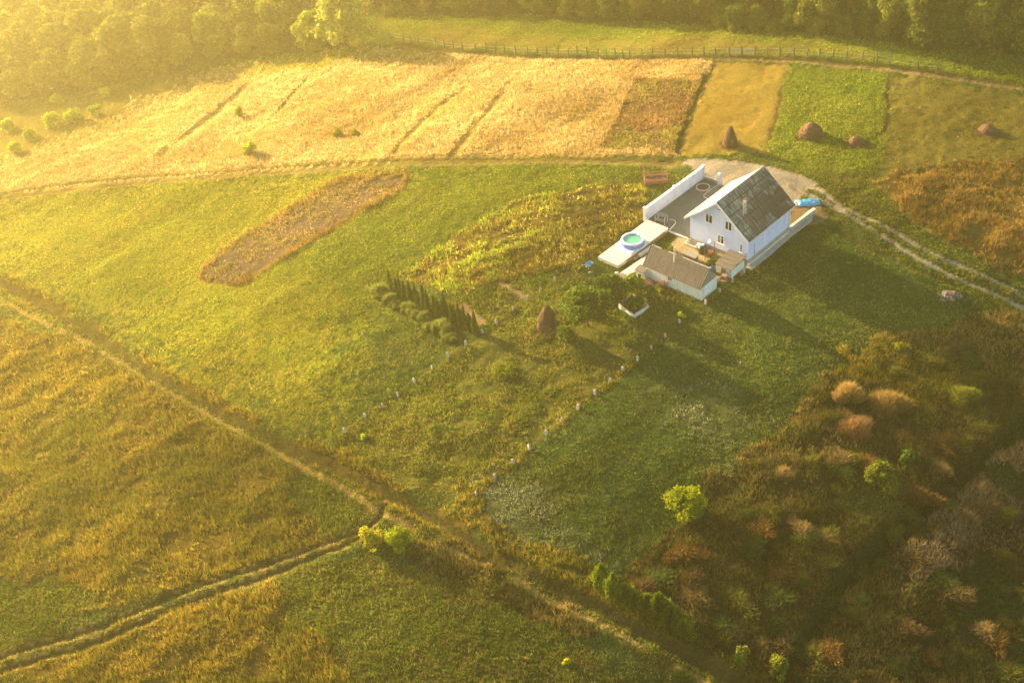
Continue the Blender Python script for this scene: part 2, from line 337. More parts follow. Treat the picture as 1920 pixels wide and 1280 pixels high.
M = dict(
 ground=groundmat(), grass=leafmat('grass_blades', trans=.35), leaf=leafmat('leaves', trans=.4), needles=leafmat('needles', trans=.2),
 bluewall=surf('pale_blue_render', (.53,.57,.74), (.46,.51,.70), .6, (.37,.42,.58), 1.6, rough=.9, bump=.15, stretch=(1,1,.45), f3=.6),
 whitewall=surf('whitewashed_render', (.66,.68,.62), (.55,.58,.50), 1.3, (.34,.36,.26), 3.2, rough=.95, stretch=(1,1,.35), f3=.8),
 fencewall=surf('white_painted_wall', (.54,.57,.66), (.46,.50,.59), .8, (.34,.36,.38), 2.5, rough=.9, stretch=(1,1,.4), f3=.8),
 concrete=surf('bare_concrete', (.34,.32,.26), (.25,.24,.19), 1.1, (.17,.16,.12), 4, rough=.95),
 slab=surf('pale_concrete_slab', (.58,.50,.39), (.46,.40,.31), .8, (.30,.25,.18), 1.8, rough=.95, f3=.8),
 yard=surf('dark_yard_concrete', (.115,.115,.085), (.080,.080,.060), .55, (.05,.05,.04), 1.1, rough=.9, f3=.7),  # mottled concrete, much darker than the other concrete
 soil=surf('dug_soil', (.080,.045,.028), (.055,.032,.020), 4, rough=1, bump=.6),
 brick=surf('brown_brick', (.20,.10,.06), (.13,.07,.045), 5, rough=.95),
 whiteframe=surf('white_window_frame', (.72,.73,.70), (.66,.67,.64), 3, rough=.6, bump=0),
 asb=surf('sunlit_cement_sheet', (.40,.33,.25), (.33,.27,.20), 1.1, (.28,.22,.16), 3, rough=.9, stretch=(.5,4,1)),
 oldroof=surf('weathered_cement_sheet', (.125,.092,.062), (.185,.145,.105), 1.3, (.08,.058,.04), 5, rough=.95, stretch=(3,.5,1), f3=.8),
 darkroof=surf('tarred_roof_board', (.115,.090,.065), (.085,.068,.050), 2.5, (.16,.13,.10), 5, rough=.9),
 wood=surf('old_wood', (.20,.125,.065), (.13,.082,.045), 5, rough=.9, stretch=(1,1,4)),
 redwood=surf('reddish_wood', (.26,.10,.055), (.17,.07,.04), 5, rough=.85),
 greywood=surf('grey_boards', (.22,.215,.18), (.15,.145,.12), 2, rough=.9, stretch=(6,1,1)),
 rust=surf('rusty_metal', (.20,.07,.034), (.13,.045,.025), 6, (.10,.045,.03), 14, rough=.8),
 metal=surf('galvanised_metal', (.42,.40,.36), (.30,.28,.24), 4, (.22,.12,.06), 9, rough=.5, metal=.3),
 black=surf('black_plastic', (.018,.018,.020), (.03,.03,.03), 4, rough=.5, bump=0),
 blue=surf('blue_plastic', (.02,.12,.34), (.015,.09,.26), 3, rough=.35, bump=0),
 poolblue=surf('blue_pool_vinyl', (.05,.17,.52), (.04,.13,.42), 2.5, rough=.35, bump=.1, bscale=6),
 poolwhite=surf('pale_pool_ring', (.62,.68,.78), (.56,.62,.74), 3, rough=.4, bump=.1, bscale=6),
 orange=surf('orange_plastic', (.75,.13,.02), (.6,.10,.02), 3, rough=.4, bump=0),
 tarp=surf('turquoise_tarpaulin', (.03,.32,.52), (.02,.22,.42), 2, (.25,.60,.72), 3.5, rough=.4, bump=.5, bscale=5),
 hay=surf('brown_hay', (.13,.058,.022), (.075,.034,.014), 5, (.20,.10,.04), 11, rough=1, bump=1, bscale=22, stretch=(1,1,.35)),
 stone=surf('rubble_stone', (.13,.11,.09), (.08,.068,.058), 6, rough=.95, bump=.5),
 white=surf('white_plastic', (.7,.72,.74), (.62,.64,.66), 3, rough=.4, bump=0),
 bark=surf('tree_bark', (.10,.072,.045), (.065,.045,.03), 6, rough=1, bump=.6),
 curtain=surf('window_blind', (.28,.22,.17), (.22,.17,.13), 6, rough=.8, stretch=(1,1,6)),
)
def mk_glass():
    m, nt, N, L = newmat('window_glass'); p = N.new('ShaderNodeBsdfPrincipled')
    p.inputs['Base Color'].default_value = (.018,.014,.012,1); p.inputs['Roughness'].default_value = .08
    o = N.new('ShaderNodeOutputMaterial'); L.new(p.outputs[0], o.inputs[0]); return m
M['glass'] = mk_glass()
def mk_water():
    m, nt, N, L = newmat('green_pool_water'); p = N.new('ShaderNodeBsdfPrincipled'); v = objvec(nt)
    L.new(mix(nt, (.10,.36,.20), (.07,.28,.16), noise(nt, 1.5, 3, v)), p.inputs['Base Color'])
    p.inputs['Roughness'].default_value = .12
    b = N.new('ShaderNodeBump'); b.inputs['Strength'].default_value = .15; L.new(noise(nt, 6, 2, v), b.inputs['Height']); L.new(b.outputs[0], p.inputs['Normal'])
    o = N.new('ShaderNodeOutputMaterial'); L.new(p.outputs[0], o.inputs[0]); return m
M['water'] = mk_water()
def mk_stainroof():
    # fibre cement sheets laid in five courses: grey-green cement washed bare in streaks, the rest dark with lichen
    m, nt, N, L = newmat('stained_roof_sheet')
    def mth(op, a, b=None, clamp=False):
        n = N.new('ShaderNodeMath'); n.operation = op; n.use_clamp = clamp
        for s_, v in ((n.inputs[0], a), (n.inputs[1], b)):
            if v is None: continue
            if isinstance(v, (int, float)): s_.default_value = v
            else: L.new(v, s_)
        return n.outputs[0]
    def mr(v, a, b, c=0, d=1):
        n = N.new('ShaderNodeMapRange'); L.new(v, n.inputs[0])
        for i, q in enumerate((a, b, c, d)): n.inputs[i+1].default_value = q
        return n.outputs[0]
    sx = N.new('ShaderNodeSeparateXYZ'); tc = N.new('ShaderNodeTexCoord'); L.new(tc.outputs['Object'], sx.inputs[0])
    t = mth('MULTIPLY', mth('SUBTRACT', sx.outputs['X'], 4.144), 5/4.56)
    fr = mth('FRACT', t); ci = mth('FLOOR', t)
    # each sheet (1.1 m wide) weathers in its own way
    sh_ = N.new('ShaderNodeTexWhiteNoise'); sh_.noise_dimensions = '2D'; cb = N.new('ShaderNodeCombineXYZ')
    L.new(ci, cb.inputs[0]); L.new(mth('FLOOR', mth('ADD', mth('DIVIDE', sx.outputs['Y'], 1.12), mth('MULTIPLY', ci, .5))), cb.inputs[1]); L.new(cb.outputs[0], sh_.inputs['Vector'])
    streak = noise(nt, 2.0, 5, objvec(nt, (.35, 3.4, .35)), .72, .42, .64)
    big = noise(nt, .6, 3, objvec(nt, (1, 1, 1)), .6, .50, .60)
    fine = noise(nt, 5, 4, objvec(nt, (.8, 5, .8)), .6, .35, .7)
    wash = mth('ADD', mth('MULTIPLY', mr(sx.outputs['Y'], 6, -.5), .5), mth('MULTIPLY', mr(t, 2.4, 0), .55))
    wash = mth('ADD', wash, mth('MULTIPLY', mr(sh_.outputs['Value'], .4, 1), .07))
    wash = mth('ADD', wash, mth('MULTIPLY', mr(fr, .5, 0), .12))
    pale = mth('MULTIPLY', mth('ADD', mth('MULTIPLY', streak, wash), mth('MULTIPLY', mth('MULTIPLY', big, streak), .6)), 1.5, True)
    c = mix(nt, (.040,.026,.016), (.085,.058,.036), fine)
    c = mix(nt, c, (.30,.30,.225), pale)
    seam = mth('MULTIPLY', mr(fr, .88, .94), .95)
    c = mix(nt, c, (.03,.022,.015), seam)
    p = N.new('ShaderNodeBsdfPrincipled'); p.inputs['Roughness'].default_value = .9; L.new(c, p.inputs['Base Color'])
    o = N.new('ShaderNodeOutputMaterial'); L.new(p.outputs[0], o.inputs[0]); return m
M['stainroof'] = mk_stainroof()
M['postc'] = surf('weathered_post_concrete', (.38,.35,.28), (.27,.25,.19), 5, (.55,.51,.42), 8, rough=.95)
M['flue'] = surf('pale_flue_pipe', (.62,.55,.44), (.48,.40,.30), 4, (.22,.10,.05), 6, rough=.7)
M['rustrun'] = surf('rust_stain', (.20,.075,.03), (.12,.05,.025), 5, rough=.9, stretch=(.6,5,.6))

# ------------------------------------------------------------------ ground sheet
def ybreaks():
    ys = [44.]; 
    while ys[-1] < 262: ys.append(ys[-1]+.27+.0022*(ys[-1]-44))
    return np.array([-1500,-300,0,25,36]+ys+[275,300,360,600,1600.])
YS = ybreaks(); NU = 470
US = np.concatenate([[-25,-4,-1,-.3,-.1], np.linspace(0, 1, NU), [1.1,1.3,2,5,25]])
def xspan(y):
    yy = np.clip(y, 44, 262); return -(yy*.27+40), yy*.39+26
X0, X1 = xspan(YS)
GX = X0[:, None]+(X1-X0)[:, None]*US[None, :]; GY = np.repeat(YS[:, None], len(US), 1)
Zc, Hh, FD, LB, LAa = classify(GX.ravel(), GY.ravel())
gx = GX.ravel(); gy = GY.ravel()
pal = np.array([PAL[k][0] for k in ZN])
gc = pal[Zc].copy()
gc *= ((.8+.4*fbm(gx, gy, 7, 51))*drift(gx, gy))[:, None]
yel = sstep(fbm(gx, gy, 12, 55), .45, .65)[:, None]; gc = gc*(1-yel*.25)+gc*np.array([1.35,1.05,.9])*yel*.25
nr, nc = GX.shape
idx = np.arange(nr*nc).reshape(nr, nc)
F = np.stack([idx[:-1,:-1], idx[:-1,1:], idx[1:,1:], idx[1:,:-1]], -1).reshape(-1, 4)
GV = np.stack([gx, gy, Hh], 1)
fz = Zc[F[:, 0]]
owner = np.zeros(len(F), int)
cx = gx[F[:, 0]]; cy = gy[F[:, 0]]
def near(keys, w): 
    d = np.full(len(cx), 1e9)
    for k in keys: d = np.minimum(d, polydist(cx, cy, LW[k][0]))
    return d < w
fam = {'dirt','rut','gravel','mown','weeds'}
trk = np.isin(fz, [ZI['dirt'], ZI['bank'], ZI['rut'], ZI['gravel']])
owner[trk & near(('upper','lower'), 1.3)] = 1
owner[trk & near(('south_a','south_b'), .9)] = 2
owner[trk & near(('mid_a','mid_b'), .9)] = 3
owner[trk & near(('back_a','back_b'), .9)] = 4
owner[trk & near(('right_a','right_b'), 1.0)] = 5
owner[(fz == ZI['gravel']) & (owner == 0)] = 6
owner[(fz == ZI['golden']) & (owner == 0)] = 7
owner[np.isin(fz, [ZI['crop'], ZI['plot'], ZI['garden'], ZI['beds'], ZI['soil']]) & (owner == 0)] = 8
for k, nm in enumerate(['ground','dirt_road','farm_track','field_track','back_road','gravel_road','gravel_yard','golden_field','garden_soil']):
    sel = F[owner == k]
    used, inv = np.unique(sel, return_inverse=True)
    o = tri_mesh(nm, GV[used], inv.reshape(sel.shape), gc[used], M['ground'], True)
    tag(o, kind='structure')

# exact height of the sheet at any point
def ground_z(x, y):
    x = np.atleast_1d(np.asarray(x, float)); y = np.atleast_1d(np.asarray(y, float))
    i = np.clip(np.searchsorted(YS, y)-1, 0, nr-2); ty = (y-YS[i])/(YS[i+1]-YS[i])
    a0, a1 = xspan(y); u = (x-a0)/(a1-a0); j = np.clip(np.searchsorted(US, u)-1, 0, nc-2); tx = (u-US[j])/(US[j+1]-US[j])
    Hg = Hh.reshape(nr, nc)
    z = (Hg[i,j]*(1-tx)+Hg[i,j+1]*tx)*(1-ty)+(Hg[i+1,j]*(1-tx)+Hg[i+1,j+1]*tx)*ty
    return z, i, j
def gat(px, py, dz=0):
    x, y, z = at(px, py); return (x, y, float(ground_z(x, y)[0][0])+dz)

# ------------------------------------------------------------------ tufts
NT = 900000
ty_ = 50+(250-50)*RNG.random(NT)**1.0
a0, a1 = xspan(ty_)
tx_ = (a0+4)+(a1-a0-8)*RNG.random(NT)
# thin out with distance, keep only what the photograph could see (plus a margin)
dd = np.hypot(ty_, CAMH)
keep = RNG.random(NT) < np.clip((118/dd)**1.2*1.0, .2, 1)
tx_, ty_ = tx_[keep], ty_[keep]
tz_, ti, tj = ground_z(tx_, ty_)
tzone = Zc.reshape(nr, nc)[ti, tj]; tfd = FD.reshape(nr, nc)[ti, tj]; tb = LB.reshape(nr, nc)[ti, tj]; ta = LAa.reshape(nr, nc)[ti, tj]
dens = np.array([PAL[k][5] for k in ZN])[tzone]
cl = fbm(tx_, ty_, 2.6, 71, 3)
dens = dens*np.where(np.isin(tzone, [ZI[k] for k in ('weeds','thicket','dry','rough','garden','beds','daisy','tall','crop','plot')]), sstep(cl, .30, .58)*.95+.12, 1)
dens = np.where((tzone == ZI['garden']) & (tfd > .8), dens*.62, dens)
# nothing grows through floors, walls or roofs
yardm = ((tb > -7.6) & (tb < 9.5) & (ta > .2) & (ta < 13.2)) | ((tb > -7.1) & (tb < -3.5) & (ta > -9.4) & (ta < 1)) | ((tb > -.3) & (tb < 8.1) & (ta > -9) & (ta < -5.5)) | \
        ((tb > -2.9) & (tb < -1.7) & (ta > -10.1) & (ta < -5.3)) | ((tb > 6) & (tb < 8.2) & (ta > -3.2) & (ta < 0.3)) | ((tb > -1.2) & (tb < 2.3) & (ta > -9.9) & (ta < -7.8)) | ((tb > 1.2) & (tb < 3.7) & (ta > -15.6) & (ta < -13))
dens = np.where(yardm, 0, dens)
keep = RNG.random(len(dens)) < dens
tx_, ty_, tz_, tzone, tfd, cl = [q[keep] for q in (tx_, ty_, tz_, tzone, tfd, cl)]
PA = np.array([[PAL[k][1], PAL[k][2], PAL[k][3]] for k in ZN]); PH = np.array([PAL[k][4] for k in ZN]); PW = np.array([PAL[k][6] for k in ZN])
big = fbm(tx_, ty_, 9, 81, 3); med = fbm(tx_, ty_, 1.8, 91, 2)
w2 = sstep(big*.6+med*.4+RNG.normal(0, .05, len(big)), .42, .58); w3 = (RNG.random(len(big)) < (.10+.28*sstep(fbm(tx_, ty_, 5, 95, 3), .48, .66))).astype(float)
tc = PA[tzone, 0]*(1-w2)[:, None]+PA[tzone, 1]*w2[:, None]; tc = tc*(1-w3)[:, None]+PA[tzone, 2]*w3[:, None]
tc = tc*RNG.uniform(.55, 1.45, (len(tc), 1))*drift(tx_, ty_)[:, None]
th = PH[tzone]*RNG.uniform(.6, 1.35, len(tc))*(.6+.9*cl)
tw = PW[tzone]*RNG.uniform(.8, 1.3, len(tc))*np.clip(np.hypot(ty_, CAMH)/125, .9, 1.9)
NB = 4
def tufts(name, sel, label, cat):
    n = int(sel.sum()); 
    if n == 0: return
    x, y, z, c, h, w = tx_[sel], ty_[sel], tz_[sel], tc[sel], th[sel], tw[sel]
    ang = RNG.uniform(0, 2*np.pi, (n, NB)); lean = RNG.uniform(.1, .75, (n, NB)); hh = h[:, None]*RNG.uniform(.6, 1.1, (n, NB)); ww = w[:, None]*RNG.uniform(.7, 1.3, (n, NB))
    off = w[:, None]*1.3*RNG.uniform(0, 1, (n, NB)); ca, sa = np.cos(ang), np.sin(ang)
    bx = x[:, None]+ca*off; by = y[:, None]+sa*off; bz = np.repeat(z[:, None], NB, 1)-.03
    V = np.empty((n, NB, 3, 3))
    V[..., 0, 0] = bx-sa*ww*.5; V[..., 0, 1] = by+ca*ww*.5; V[..., 0, 2] = bz
    V[..., 1, 0] = bx+sa*ww*.5; V[..., 1, 1] = by-ca*ww*.5; V[..., 1, 2] = bz
    V[..., 2, 0] = bx+ca*hh*lean; V[..., 2, 1] = by+sa*hh*lean; V[..., 2, 2] = bz+hh
    C = np.repeat(np.repeat(c[:, None, None, :], NB, 1), 3, 2)*RNG.uniform(.85, 1.15, (n, NB, 1, 1)); C = np.broadcast_to(C, (n, NB, 3, 3)).copy()
    V = V.reshape(-1, 3); o = tri_mesh(name, V, np.arange(len(V)).reshape(-1, 3), C.reshape(-1, 3), M['grass'])
    tag(o, label, cat, kind='stuff')
zs = lambda *k: np.isin(tzone, [ZI[q] for q in k])
tufts('meadow_grass', zs('lawn','meadow','green','mown','ochre','dirt','rut','bank','tan','gravel','soil'), 'short green and yellowed grass covering the mown fields', 'grass')
tufts('rough_grass', zs('rough','wgreen','dgreen','forest','beds'), 'lush uneven green grass and herbs between the rows of marker posts', 'grass')
tufts('straw_grass', zs('golden','tall'), 'tall golden dry grass standing in the big field and beside the gravel road', 'dry grass')
tufts('weeds', zs('weeds','thicket','dry'), 'brown and ochre weeds covering the rough land in the foreground', 'weeds')
tufts('crop_plants', zs('garden','crop','plot'), 'withered vegetable plants growing on the cultivated plots', 'crop')
tufts('wild_flowers', zs('daisy'), 'patches of small white flowers in the green lawn', 'flowers')

# ------------------------------------------------------------------ HOUSE
W, LH, HB0, HE, HR, OV = 8.288, 8.70, .82, 4.15, 7.65, .71
def local_thing(name, label, cat, b=0, a=0, z=0, rz=0, group=None):
    p = loc(b, a); return thing(name, label, cat, (p[0], p[1], z), HROT+rz, group)
house = local_thing('farmhouse', 'pale blue two storey farmhouse with steep stained gable roof', 'house')
wb = MB()
g = [(0, HB0), (W, HB0), (W, HE), (W/2, HR-.12), (0, HE)]
n = len(g)
wb.add([(x, 0, z) for x, z in g]+[(x, LH, z) for x, z in g], [tuple(range(n)), tuple(range(n, 2*n))[::-1]]+[(k, n+k, n+(k+1) % n, (k+1) % n) for k in range(n)])
wb.build('wall', M['bluewall'], house)
MB().box(.05, W-.05, .05, LH-.05, -.4, HB0).build('plinth', M['concrete'], house)
def corr(b0, z0, b1, z1, a0, a1, pitch=.17, amp=.028, lift=0, n_per=4, thick=.02):
    na = int((a1-a0)/pitch*n_per); V = []; Fc = []
    d = np.array([b1-b0, z1-z0]); d /= np.linalg.norm(d); nrm = np.array([-d[1], d[0]]);  nrm = nrm if nrm[1] > 0 else -nrm
    for k in range(na+1):
        a = a0+(a1-a0)*k/na; w = amp*math.cos(2*math.pi*k/n_per)
        for (b, z), l in (((b0, z0), 0), ((b1, z1), lift)):
            for t in (0, -thick):
                V.append((b+nrm[0]*(w+l+t), a, z+nrm[1]*(w+l+t)))
    for k in range(na):
        i = 4*k; j = i+4
        Fc += [(i, j, j+2, i+2), (i+1, i+3, j+3, j+1), (i+2, j+2, j+3, i+3), (i, i+1, j+1, j)]
    return V, Fc
rf = MB(); NC = 5
e0 = np.array([W/2, HR]); e1 = np.array([W+.42, 3.93])
for k in range(NC):
    p = e0+(e1-e0)*(k/NC-.004); q = e0+(e1-e0)*((k+1)/NC+.02)
    rf.add(*corr(p[0], p[1], q[0], q[1], -OV, LH+OV-.2, lift=.045, pitch=.2))
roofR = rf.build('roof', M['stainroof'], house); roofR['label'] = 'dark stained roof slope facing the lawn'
rf = MB(); kk = np.array([2.0, 5.78]); e2 = np.array([-.42, 3.93])
pts = [e0, (e0+kk)/2, kk, (kk+e2)/2, e2]
for p, q in zip(pts[:-1], pts[1:]):
    rf.add(*corr(q[0]+(q[0]-p[0])*.02, q[1]+(q[1]-p[1])*.02+.02, p[0], p[1], -OV, LH+OV-.2, lift=-.02, pitch=.2))
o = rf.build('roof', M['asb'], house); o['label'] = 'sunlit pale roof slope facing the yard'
MB().bar((W/2, -OV-.02, HR+.03), (W/2, LH+OV-.18, HR+.03), .09, .09, 8).build('ridge_cap', M['metal'], house)
for a in (-OV-.035, LH+OV-.205):
    bb = MB()
    for seg in (((W/2, HR), (W+.42, 3.93)), ((W/2, HR), (2.0, 5.78)), ((2.0, 5.78), (-.42, 3.93))):
        (x0, z0), (x1, z1) = seg
        bb.add([(x0,a,z0-.22),(x1,a,z1-.22),(x1,a,z1+.01),(x0,a,z0+.01),(x0,a+.03,z0-.22),(x1,a+.03,z1-.22),(x1,a+.03,z1+.01),(x0,a+.03,z0+.01)],
               [(0,1,2,3),(7,6,5,4),(0,4,5,1),(1,5,6,2),(2,6,7,3),(3,7,4,0)])
    bb.build('barge_board', M['whiteframe'], house)
sf = MB()
for s in (((W/2+.02, HR-.16), (W+.40, 3.80)), ((2.0, 5.62), (-.40, 3.80)), ((W/2-.02, HR-.16), (2.0, 5.62))):
    (x0, z0), (x1, z1) = s
    sf.add([(x0,-OV+.02,z0),(x1,-OV+.02,z1),(x1,LH+OV-.25,z1),(x0,LH+OV-.25,z0)], [(0,1,2,3)])
sf.build('soffit', M['whiteframe'], house)
MB().box(W+.40, W+.50, -OV, LH+OV-.2, 3.78, 3.88).build('gutter', M['whiteframe'], house)
dp = MB(); dp.path([(W+.45, LH+.25, 3.8), (W+.09, LH+.05, 3.3), (W+.09, LH+.05, .25)], .055, 8); dp.build('downpipe', M['whiteframe'], house)
def window(parent, x0, x1, z0, z1, y=0, mull=None, mat='glass', vent=False, side=False):
    def B(m, a0, a1, d0, d1, c0, c1):
        if side: m.box(W-d1, W-d0, a0, a1, c0, c1)
        else: m.box(a0, a1, y+d0, y+d1, c0, c1)
        return m
    t = .04; f = MB()
    B(f, x0-.04, x1+.04, -.05, .01, z0, z0+t); B(f, x0-.04, x1+.04, -.05, .01, z1-t, z1)
    B(f, x0-.04, x0+t, -.05, .01, z0+t, z1-t); B(f, x1-t, x1+.04, -.05, .01, z0+t, z1-t)
    if mull: B(f, mull-.04, mull+.04, -.045, .01, z0+t, z1-t)
    w = f.build('window', M['whiteframe'], parent)
    segs = [(x0+t, mull-.04), (mull+.04, x1-t)] if mull else [(x0+t, x1-t)]
    for i, (a, b) in enumerate(segs): B(MB(), a, b, -.018, .008, z0+t, z1-t).build('pane', M[mat if i == 0 else 'glass'], w)
    B(MB(), x0-.12, x1+.12, -.14, -.052, z0-.06, z0-.003).build('sill', M['whiteframe'], w)
    if vent: B(MB(), mull+.04, x1-t, -.04, -.02, z1-.35, z1-.30).build('glazing_bar', M['whiteframe'], w)
    return w
window(house, 2.24, 3.16, 3.98, 5.12, mull=2.70); window(house, 5.0, 5.90, 3.98, 5.12, mull=5.45)
window(house, 3.96, 4.88, 1.70, 2.80, mull=4.46, mat='curtain', vent=True); window(house, 7.16, 7.44, 1.60, 2.72)
vt = MB().box(3.80, 4.40, -.05, .01, 6.22, 6.42).build('attic_vent', M['whiteframe'], house); MB().box(3.86, 4.34, -.06, -.052, 6.27, 6.38).build('grille', M['black'], vt)
w5 = MB().box(W-.01, W+.04, 3.14, 3.42, 1.68, 3.02).build('window', M['whiteframe'], house); w5['label'] = 'narrow white shuttered window in the side wall'
MB().box(W+.041, W+.05, 3.19, 3.37, 1.76, 2.94).build('pane', M['white'], w5)
cp = MB(); cp.path([(W+.03, 1.3, 2.7), (W+.03, 1.3, 1.15)], .03, 6); cp.box(W, W+.1, 1.2, 1.42, .98, 1.15); cp.build('cable_pipe', M['metal'], house)
ds = MB(); ds.lathe([(.02, 0), (.16, .03), (.27, .10)], 16, cap=False); dso = ds.build('satellite_dish', M['white'], house); dso.location = (3.05, -.36, 1.75); dso.rotation_euler = (rad(60), 0, rad(-10))
MB().bar((0, 0, 0), (0, .08, -.33), .015).build('bracket', M['metal'], dso)
for k, (b, a, hgt) in enumerate(((6.48, 1.42, 2.0), (6.52, 1.78, 1.92))):
    zr = 7.65-.819*(b-W/2); fl = MB().bar((b, a, zr-.1), (b, a, zr+hgt), .10, .10, 12).build('flue_pipe', M['flue'], house)
    MB().lathe([(.13, zr+hgt), (.14, zr+hgt+.06), (.12, zr+hgt+.1)], 12, (b, a)).build('cap', M['rust'], fl)
# flashing sheets stained with rust below the flues
fls = MB()
for a0_, a1_, b0_, b1_ in ((1.35, 1.62, 6.45, 8.5), (1.78, 2.0, 6.7, 8.4)):
    z0_ = 7.65-.82*(b0_-W/2)+.1; z1_ = 7.65-.82*(b1_-W/2)+.1
    fls.add([(b0_,a0_,z0_),(b1_,a0_-.12,z1_),(b1_,a1_-.12,z1_),(b0_,a1_,z0_),(b0_,a0_,z0_-.04),(b1_,a0_-.12,z1_-.04),(b1_,a1_-.12,z1_-.04),(b0_,a1_,z0_-.04)],
            [(0,1,2,3),(7,6,5,4),(0,4,5,1),(1,5,6,2),(2,6,7,3),(3,7,4,0)])
fls.build('rusty_flashing', M['rustrun'], house)

# ------------------------------------------------------------------ yard paving and walls
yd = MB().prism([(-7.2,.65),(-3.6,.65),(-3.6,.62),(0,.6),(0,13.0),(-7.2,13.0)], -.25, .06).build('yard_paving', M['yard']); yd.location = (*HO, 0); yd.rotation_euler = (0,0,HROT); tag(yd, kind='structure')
bw = local_thing('boundary_wall', 'long white painted garden wall shading the grey concrete yard', 'wall', -7.45, .6)
for a0_, a1_ in ((.3, 6.15), (6.45, 12.4)):
    pn = MB().box(-.11, .11, a0_, a1_, -.2, 1.78).build('wall_panel', M['fencewall'], bw)
    MB().box(-.17, .17, a0_, a1_, 1.78, 1.86).build('coping', M['whiteframe'], pn)
for a in (.0, 6.15, 12.4):
    pi = MB().box(-.16, .16, a, a+.3, -.2, 1.95).build('pillar', M['fencewall'], bw); MB().box(-.20, .20, a-.04, a+.34, 1.95, 2.02).build('pillar_cap', M['whiteframe'], pi)
lw = local_thing('low_wall', 'low concrete kerb wall between the white wall and gate pillar', 'wall', -7.2, 13.2)
MB().box(.0, 2.2, -.12, .08, -.2, .42).build('wall_panel', M['concrete'], lw); MB().box(-.02, 2.2, -.15, .11, .42, .48).build('coping', M['slab'], lw)
gp = local_thing('gate_pillar', 'square white gate pillar standing alone beside the gravel yard', 'pillar', -4.85, 13.15)
MB().box(-.19, .19, -.19, .19, -.2, 1.62).build('shaft', M['fencewall'], gp); MB().add([(-.24,-.24,1.62),(.24,-.24,1.62),(.24,.24,1.62),(-.24,.24,1.62),(0,0,1.78)], [(3,2,1,0),(0,1,4),(1,2,4),(2,3,4),(3,0,4)]).build('pillar_cap', M['whiteframe'], gp)
wl = local_thing('ring_bed', 'round brown flower bed with pale concrete ring in the yard', 'flower bed', -6.05, 11.2, .05)
MB().lathe([(.78, .0), (.78, .16), (.9, .16), (.9, 0)], 36, cap=False).build('kerb_ring', M['slab'], wl); MB().lathe([(.79, .0), (.79, .10), (.1, .12)], 28).build('soil', M['soil'], wl)
def ribbon(pts, w, z0, z1, m=None):
    m = m or MB(); pts = np.array(pts, float); n_ = len(pts); T = np.gradient(pts, axis=0); T /= np.linalg.norm(T, axis=1)[:, None]+1e-9; Nn = np.stack([-T[:,1], T[:,0]], 1)*w/2
    V = []
    for p, q in zip(pts-Nn, pts+Nn): V += [(*p, z0), (*q, z0), (*q, z1), (*p, z1)]
    Fc = []
    for k in range(n_-1):
        i = 4*k; j = i+4; Fc += [(i,i+1,j+1,j),(i+3,j+3,j+2,i+2),(i,j,j+3,i+3),(i+1,i+2,j+2,j+1)]
    Fc += [(0,3,2,1), (4*n_-4,4*n_-3,4*n_-2,4*n_-1)]
    return m.add(V, Fc)
kb = local_thing('kerbed_bed', 'narrow soil bed with pale rounded kerb beside the house roof', 'flower bed', 0, 0, .05)
ribbon(smooth([(-4.75,13.0),(-4.88,11.5),(-4.9,10.1),(-4.75,9.55),(-4.3,9.3),(-3.2,9.35),(-1.6,9.9)]), .1, 0, .13).build('kerb', M['slab'], kb)
MB().prism([(-4.7,12.9),(-4.84,10.1),(-4.7,9.6),(-4.25,9.38),(-3.2,9.42),(-1.7,9.95),(-1.7,12.9)], 0, .07).build('soil', M['oldroof'], kb)
k2 = local_thing('curved_kerb', 'pale curved kerb bulging into the grey yard beside the slab', 'kerb', 0, 0, .05)
ribbon(smooth([(-5.0,2.6),(-4.4,2.75),(-3.95,2.45),(-3.75,1.7),(-3.62,.75)]), .09, 0, .16).build('kerb', M['slab'], k2)
k3 = local_thing('ring_kerb', 'small half ring kerb touching the corner of the pale blue house', 'kerb', 0, 0, .05)
ribbon([(-.35+.55*math.cos(t), 1.15+.75*math.sin(t)) for t in np.linspace(rad(60), rad(300), 14)], .08, 0, .16).build('kerb', M['brick'], k3)
tag(bpy.data.objects['kerb'], None)
yw = local_thing('retaining_wall', 'low brown retaining wall along the front edge of the yard', 'wall', -3.55, .5)
MB().box(0, 3.5, -.12, .1, -.5, .08).build('wall_panel', M['concrete'], yw); MB().box(-.0, 3.5, -.15, .13, .08, .14).build('coping', M['slab'], yw)
# concrete platform
pf = local_thing('concrete_platform', 'raised pale concrete platform carrying the round swimming pool', 'platform', 0, 0)
MB().prism([(-6.85,-9.25),(-3.73,-9.32),(-3.70,-3.1),(-6.9,-3.0)], -.4, .44).build('slab', M['slab'], pf)
MB().prism([(-6.9,-3.0),(-3.70,-3.1),(-3.70,.6),(-6.95,.6)], -.4, .46).build('slab', M['slab'], pf)
MB().box(-6.4, -3.95, -6.6, -3.3, .463, .50).build('pale_mat', M['white'], pf)
MB().box(-3.68, -3.45, -7.6, -.2, -.3, .28).build('edge_wall', M['brick'], pf)
sb_ = local_thing('concrete_block', 'long rough concrete block lying below the platform edge', 'block', -3.1, -4.6); MB().prism([(-.28,-1.3),(.12,-1.35),(.2,1.4),(-.2,1.45)], -.1, .32).build('block', M['slab'], sb_)
sb2 = local_thing('stone_block', 'small pale stone beside the platform edge wall', 'stone', -3.2, -6.5); MB().prism([(-.2,-.5),(.15,-.45),(.2,.5),(-.15,.55)], -.1, .22).build('block', M['stone'], sb2)
pl = local_thing('swimming_pool', 'round blue inflatable pool with pale ring and green water', 'pool', -5.15, -4.65, .46)
MB().lathe([(1.38,.04),(1.48,.12),(1.46,.34),(1.36,.56)], 44, cap=False).build('side_wall', M['poolblue'], pl, True)
